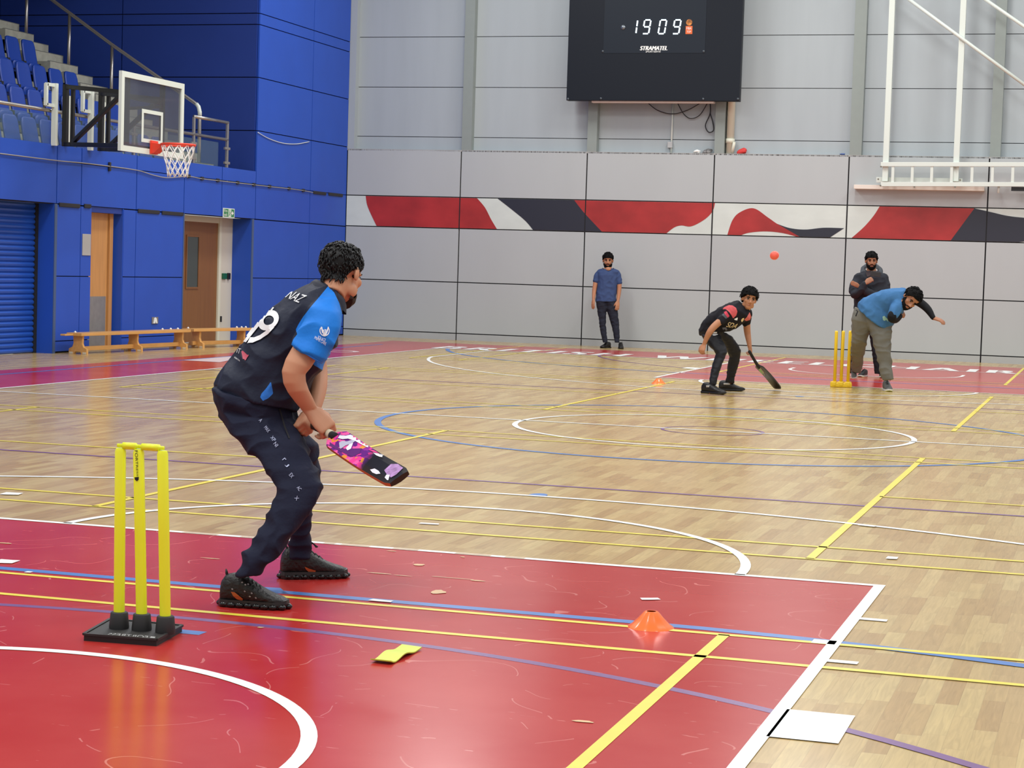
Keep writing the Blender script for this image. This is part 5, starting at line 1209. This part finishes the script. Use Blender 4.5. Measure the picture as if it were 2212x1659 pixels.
region(bt_, 'teal', [f.px(600, 930), f.px(600, 930), f.px(601, 931)])
bv = world_bvh(bt_); decal(poly_bm([f.px(*p_) for p_ in [(635, 775), (655, 765), (665, 790), (690, 800), (695, 830), (675, 810), (655, 820), (640, 810), (655, 795)]]), ident, bv, 'shirt_emblem', mat('pale green print', (150, 190, 176), .5), bt_, maxlen=4)
M_bs = cloth('black sleeve', (18, 18, 22), bump=.1)
b = MB(); f.limb(b, [(900, 550, .13, 54), (990, 592, .2, 50), (1080, 650, .16, 46), (1135, 705, .1, 41), (1175, 768, .04, 31), (1186, 786, .02, 28)]); fuse(b, 'arm_sleeve', M_bs, body, VX, 2)
b = MB(); f.limb(b, [(760, 735, -.32, 54), (738, 785, -.335, 50), (775, 803, -.24, 44), (822, 768, -.15, 34)]); fuse(b, 'arm_sleeve', M_bs, body, VX, 2)
M_gs = mat('grey knit shoe', (92, 92, 90), .7, var=.15, scale=30); M_ws = mat('white sole', (206, 204, 200), .5)
shoe(body, V3((.66, 21.78, 0)), V3((.75, 21.5, 0)), M_gs, M_ws, M_lace, w=1.05, hgt=1.15)
a_, c_ = f.P(330, 1385, 1.05), f.P(345, 1455, .86); shoe(body, a_+V3((0, 0, .02)), c_+V3((-.02, 0, -.0)), M_gs, M_ws, M_lace, up=V3((-.1, -.75, .6)), w=1.05)

# ---- umpire with phone
f = Fig((.13, 24.95), 1780, 530, 5.0286)
TS = [(330, 730, 690, 730, 0, .14), (326, 640, 700, 640, 0, .145), (318, 540, 695, 540, 0, .145), (322, 430, 694, 430, 0, .145), (340, 350, 682, 350, 0, .13), (372, 312, 652, 312, 0, .1), (420, 285, 610, 285, 0, .075)]
LA = [(335, 720, 515, 720, 0, .11), (320, 820, 500, 830, 0, .1), (305, 950, 460, 960, 0, .088), (295, 1080, 420, 1080, 0, .075), (285, 1220, 390, 1220, 0, .068), (280, 1390, 360, 1390, .02, .058)]
RA = [(500, 720, 688, 720, 0, .11), (500, 820, 680, 830, 0, .1), (492, 950, 650, 960, 0, .088), (512, 1080, 640, 1080, 0, .075), (530, 1220, 640, 1220, 0, .068), (552, 1395, 632, 1395, .02, .058)]
b = MB(); HM = head_matrix(f.P(514, 168, -.02), -4, 2, 0, 1.0); head_shells(b, HM, .98)
f.loft(b, f.shrink(TS, .85)); f.loft(b, f.shrink(LA, .8)); f.loft(b, f.shrink(RA, .8)); f.limb(b, [(514, 240, .02, 48), (514, 300, .03, 56)])
RAM = [(385, 355, -.02, 46), (338, 440, -.06, 44), (328, 525, -.14, 38), (385, 495, -.22, 32), (440, 425, -.26, 25)]
LAM = [(642, 355, -.02, 46), (662, 450, -.05, 44), (650, 540, -.12, 38), (540, 540, -.19, 33), (430, 478, -.22, 27), (398, 458, -.23, 22)]
f.limb(b, RAM+[(458, 405, -.27, 21)]); f.limb(b, LAM)
w_ = f.P(452, 412, -.29); hand(b, w_, f.P(520, 362, -.3)-w_, V3(-AW*.8+UP*.5), -1, .18, (.55, .8, .5), .08, (.5, .5))
w_ = f.P(380, 448, -.23); hand(b, w_, f.P(335, 424, -.25)-w_, V3(-AW), 1, .15, (.15, .2, .2), .1, (.3, .3))
body = fuse(b, 'person', M_skin3, None, VX, 2); origin(body, (.13, 24.95, 0)); tag(body, 'bearded man in dark hooded jacket standing behind bowler, arms folded', 'person')
hair(HM, body, M_hair, .016, [(0, .045), (30, .045), (55, .045), (72, .02), (84, -.02), (94, .03), (110, .0), (130, -.05), (180, -.06)], seed=21, vol=(1.02, 1, 1.02)); beard(HM, body, M_hair, seed=6, bottom=-.135); face(HM, body, M_hair, lips=True, moustache=True)
b = MB(); f.loft(b, LA); f.loft(b, RA); fuse(b, 'trousers', cloth('black trousers', (28, 29, 34), bump=.15), body, VX, 2, wrinkle(.005, 10, 1, 1, 1.5, 15))
b = MB(); f.loft(b, TS)
for A_ in (RAM, LAM): f.limb(b, [(x, y, d, r+11) for x, y, d, r in A_])
M_jk = cloth('charcoal jacket', (40, 42, 50), bump=.2, var=.15); jk = fuse(b, 'jacket', M_jk, body, VX, 2, wrinkle(.009, 9, 1, 1, 1, 20))
hd = MB(); tl_ = lambda r_, k_: [p_+V3((0, 0, k_*(p_-sum(r_, V3())/len(r_)).dot(AW))) for p_ in r_]; hd.ring_loft([tl_(r_, .75) for r_ in (f.ring(395, 300, 635, 300, .03, .12), f.ring(400, 268, 640, 272, .05, .11), f.ring(430, 246, 610, 246, .06, .095), f.ring(448, 250, 585, 250, .05, .07), f.ring(440, 290, 592, 290, .0, .085))], cap=False); hd.build('hood', cloth('grey hood', (74, 78, 84), bump=.2), jk, True)
bv = world_bvh(jk); decal(poly_bm([f.px(*p_) for p_ in [(462, 262), (572, 262), (560, 300), (520, 318), (490, 340), (468, 345), (455, 300)]]), ident, bv, 'inner_shirt', mat('maroon black shirt', (44, 26, 32), .7), jk, off=.012, maxlen=6)
for (h__, t__) in (((.02, 25.1), (-.04, 24.84)), ((.25, 25.1), (.28, 24.83))): shoe(body, V3((*h__, 0)), V3((*t__, 0)), M_shoe, M_ws, M_lace)
ph = MB(); c_ = f.P(562, 312, -.36); ph.box(c_, (.15, .012, .072), Matrix((RH, AW, V3((0, 0, 1)))).transposed() @ Matrix.Rotation(.12, 3, 'Y'), .006); ph = ph.build('phone', mat('phone shell', (48, 46, 48), .3)); origin(ph, c_); tag(ph, 'dark phone held up sideways by the man in hooded jacket', 'phone')

# ---- spectator by the far wall
f = Fig((-5.28, 31.12), 1250, 530, 6.917)
TS = [(252, 838, 560, 838, 0, .135), (258, 740, 566, 740, 0, .135), (275, 640, 568, 640, 0, .13), (286, 540, 572, 540, 0, .13), (280, 450, 588, 450, 0, .13), (272, 400, 598, 400, 0, .12), (310, 360, 566, 360, 0, .1), (352, 348, 530, 348, 0.01, .085)]
LA = [(256, 820, 430, 835, 0, .115), (268, 900, 430, 930, 0, .105), (284, 1000, 412, 1000, 0, .092), (303, 1120, 406, 1120, 0, .078), (312, 1210, 408, 1210, 0, .068), (332, 1310, 416, 1310, 0, .062), (350, 1390, 424, 1390, 0, .055), (365, 1450, 436, 1450, 0, .05)]
RA = [(385, 835, 555, 820, 0, .115), (405, 930, 572, 900, 0, .105), (432, 1000, 585, 1000, 0, .092), (468, 1120, 598, 1120, 0, .078), (496, 1210, 606, 1210, 0, .068), (515, 1300, 608, 1300, 0, .062), (530, 1380, 612, 1380, 0, .055), (538, 1450, 606, 1450, 0, .05)]
b = MB(); HM = head_matrix(f.P(438, 225, -.02), -3, 4, 0, 1.1); head_shells(b, HM)
f.limb(b, [(438, 300, .02, 52), (440, 350, -.02, 58), (440, 362, -.06, 52)])
f.loft(b, f.shrink(TS, .87)); f.loft(b, f.shrink(LA, .82)); f.loft(b, f.shrink(RA, .82))
f.limb(b, [(316, 420, 0, 34), (266, 500, 0, 38), (250, 580, -.01, 37), (236, 660, -.02, 34), (226, 750, -.05, 28), (222, 820, -.07, 21)]); w_ = f.P(222, 815, -.07); hand(b, w_, f.P(212, 900, -.1)-w_, V3(-RH*.7-AW*.7), 1, .185, (.2, .3, .2), .08, (.4, .4))
f.limb(b, [(560, 420, 0, 34), (602, 500, 0, 38), (606, 590, -.01, 37), (604, 670, -.02, 34), (594, 770, -.05, 28), (585, 840, -.08, 21)]); w_ = f.P(585, 835, -.08); hand(b, w_, f.P(580, 925, -.11)-w_, V3(-AW*.9+RH*.3), 1, .185, (.15, .25, .2), .12, (.6, .3))
body = fuse(b, 'person', M_skin2, None, VX, 2); origin(body, (-5.28, 31.12, 0)); tag(body, 'bearded man in blue T-shirt standing against the far grey wall', 'person')
hair(HM, body, M_hair, .016, [(0, .045), (30, .04), (55, .04), (72, .02), (84, -.02), (94, .03), (110, .0), (130, -.05), (180, -.06)], seed=31, vol=(1, 1, 1.05)); beard(HM, body, M_hair, seed=9, bottom=-.15, full=.01); face(HM, body, M_hair, moustache=True)
b = MB(); f.loft(b, LA); f.loft(b, RA); fuse(b, 'trousers', cloth('dark navy trousers', (36, 39, 52), bump=.15), body, VX, 2, wrinkle(.005, 10, 1, 1, 1.5, 25))
b = MB(); f.loft(b, TS); f.limb(b, [(318, 402, 0, 46), (278, 462, 0, 48), (256, 538, -.01, 43)]); f.limb(b, [(560, 402, 0, 46), (592, 470, 0, 48), (606, 562, -.01, 42)])
st_ = fuse(b, 'shirt', cloth('slate blue T-shirt', (58, 76, 116), bump=.2), body, VX, 2, wrinkle(.006, 9, 1, 1, 1, 28))
MB().tube([f.P(360, 340, -.05), f.P(378, 362, -.09), f.P(440, 382, -.115), f.P(505, 362, -.09), f.P(522, 340, -.05)], .007, seg=8).build('neckband', mat('dark neckband', (34, 38, 56), .7), st_, True)
shoe(body, V3((-5.36, 31.27, 0)), V3((-5.45, 31.0, 0)), M_shoe, M_sole, M_lace, w=1.1); shoe(body, V3((-5.16, 31.27, 0)), V3((-5.08, 31.0, 0)), M_shoe, M_sole, M_lace, w=1.1)

# lettering on the near stumps and their base
st0, bv = MIDST
t = text_bm('FORTRESS', 1, bold=.02); decal(t, quad_map((291, 973), (295.5, 1029), (298.5, 1029), (297.5, 973), t), bv, 'stump_lettering', M_black, st0, off=.0015, maxlen=5)
for o_ in [c_ for c_ in wk.children if c_.name.startswith('base')]:
    bb_ = world_bvh(o_); M_bl = mat('grey base print', (170, 170, 170), .6)
    t = text_bm('FORTRESS', 1, bold=.01); decal(t, quad_map((318, 1379), (232, 1372), (236, 1367.5), (320, 1374), t), bb_, 'base_lettering', M_bl, o_, off=.0012, maxlen=6)
    decal(poly_bm([(322, 1380), (326, 1375), (336, 1376), (333, 1380), (327, 1382)]), ident, bb_, 'base_emblem', M_bl, o_, off=.0012)
decal(poly_bm([(291, 1031), (300, 1030), (299.5, 1036), (296, 1039.5), (291.5, 1036)]), ident, bv, 'stump_emblem', M_black, st0, off=.0015)

# ------------------------------------------------------------------ light
w = bpy.data.worlds.new('hall'); SC.world = w; w.use_nodes = True
w.node_tree.nodes['Background'].inputs[0].default_value = (.93, .96, 1, 1); w.node_tree.nodes['Background'].inputs[1].default_value = .62
for i, x in enumerate((-7, -1, 5)):
    for j, y in enumerate((1, 10, 19, 27)):
        L = bpy.data.lights.new('hall_light', 'AREA'); L.shape = 'RECTANGLE'; L.size = 1.2; L.size_y = 3.2; L.energy = 290; L.color = (1, .985, .96)
        o = bpy.data.objects.new('hall_light', L); COL.objects.link(o); o.location = (x, y, 9.3)
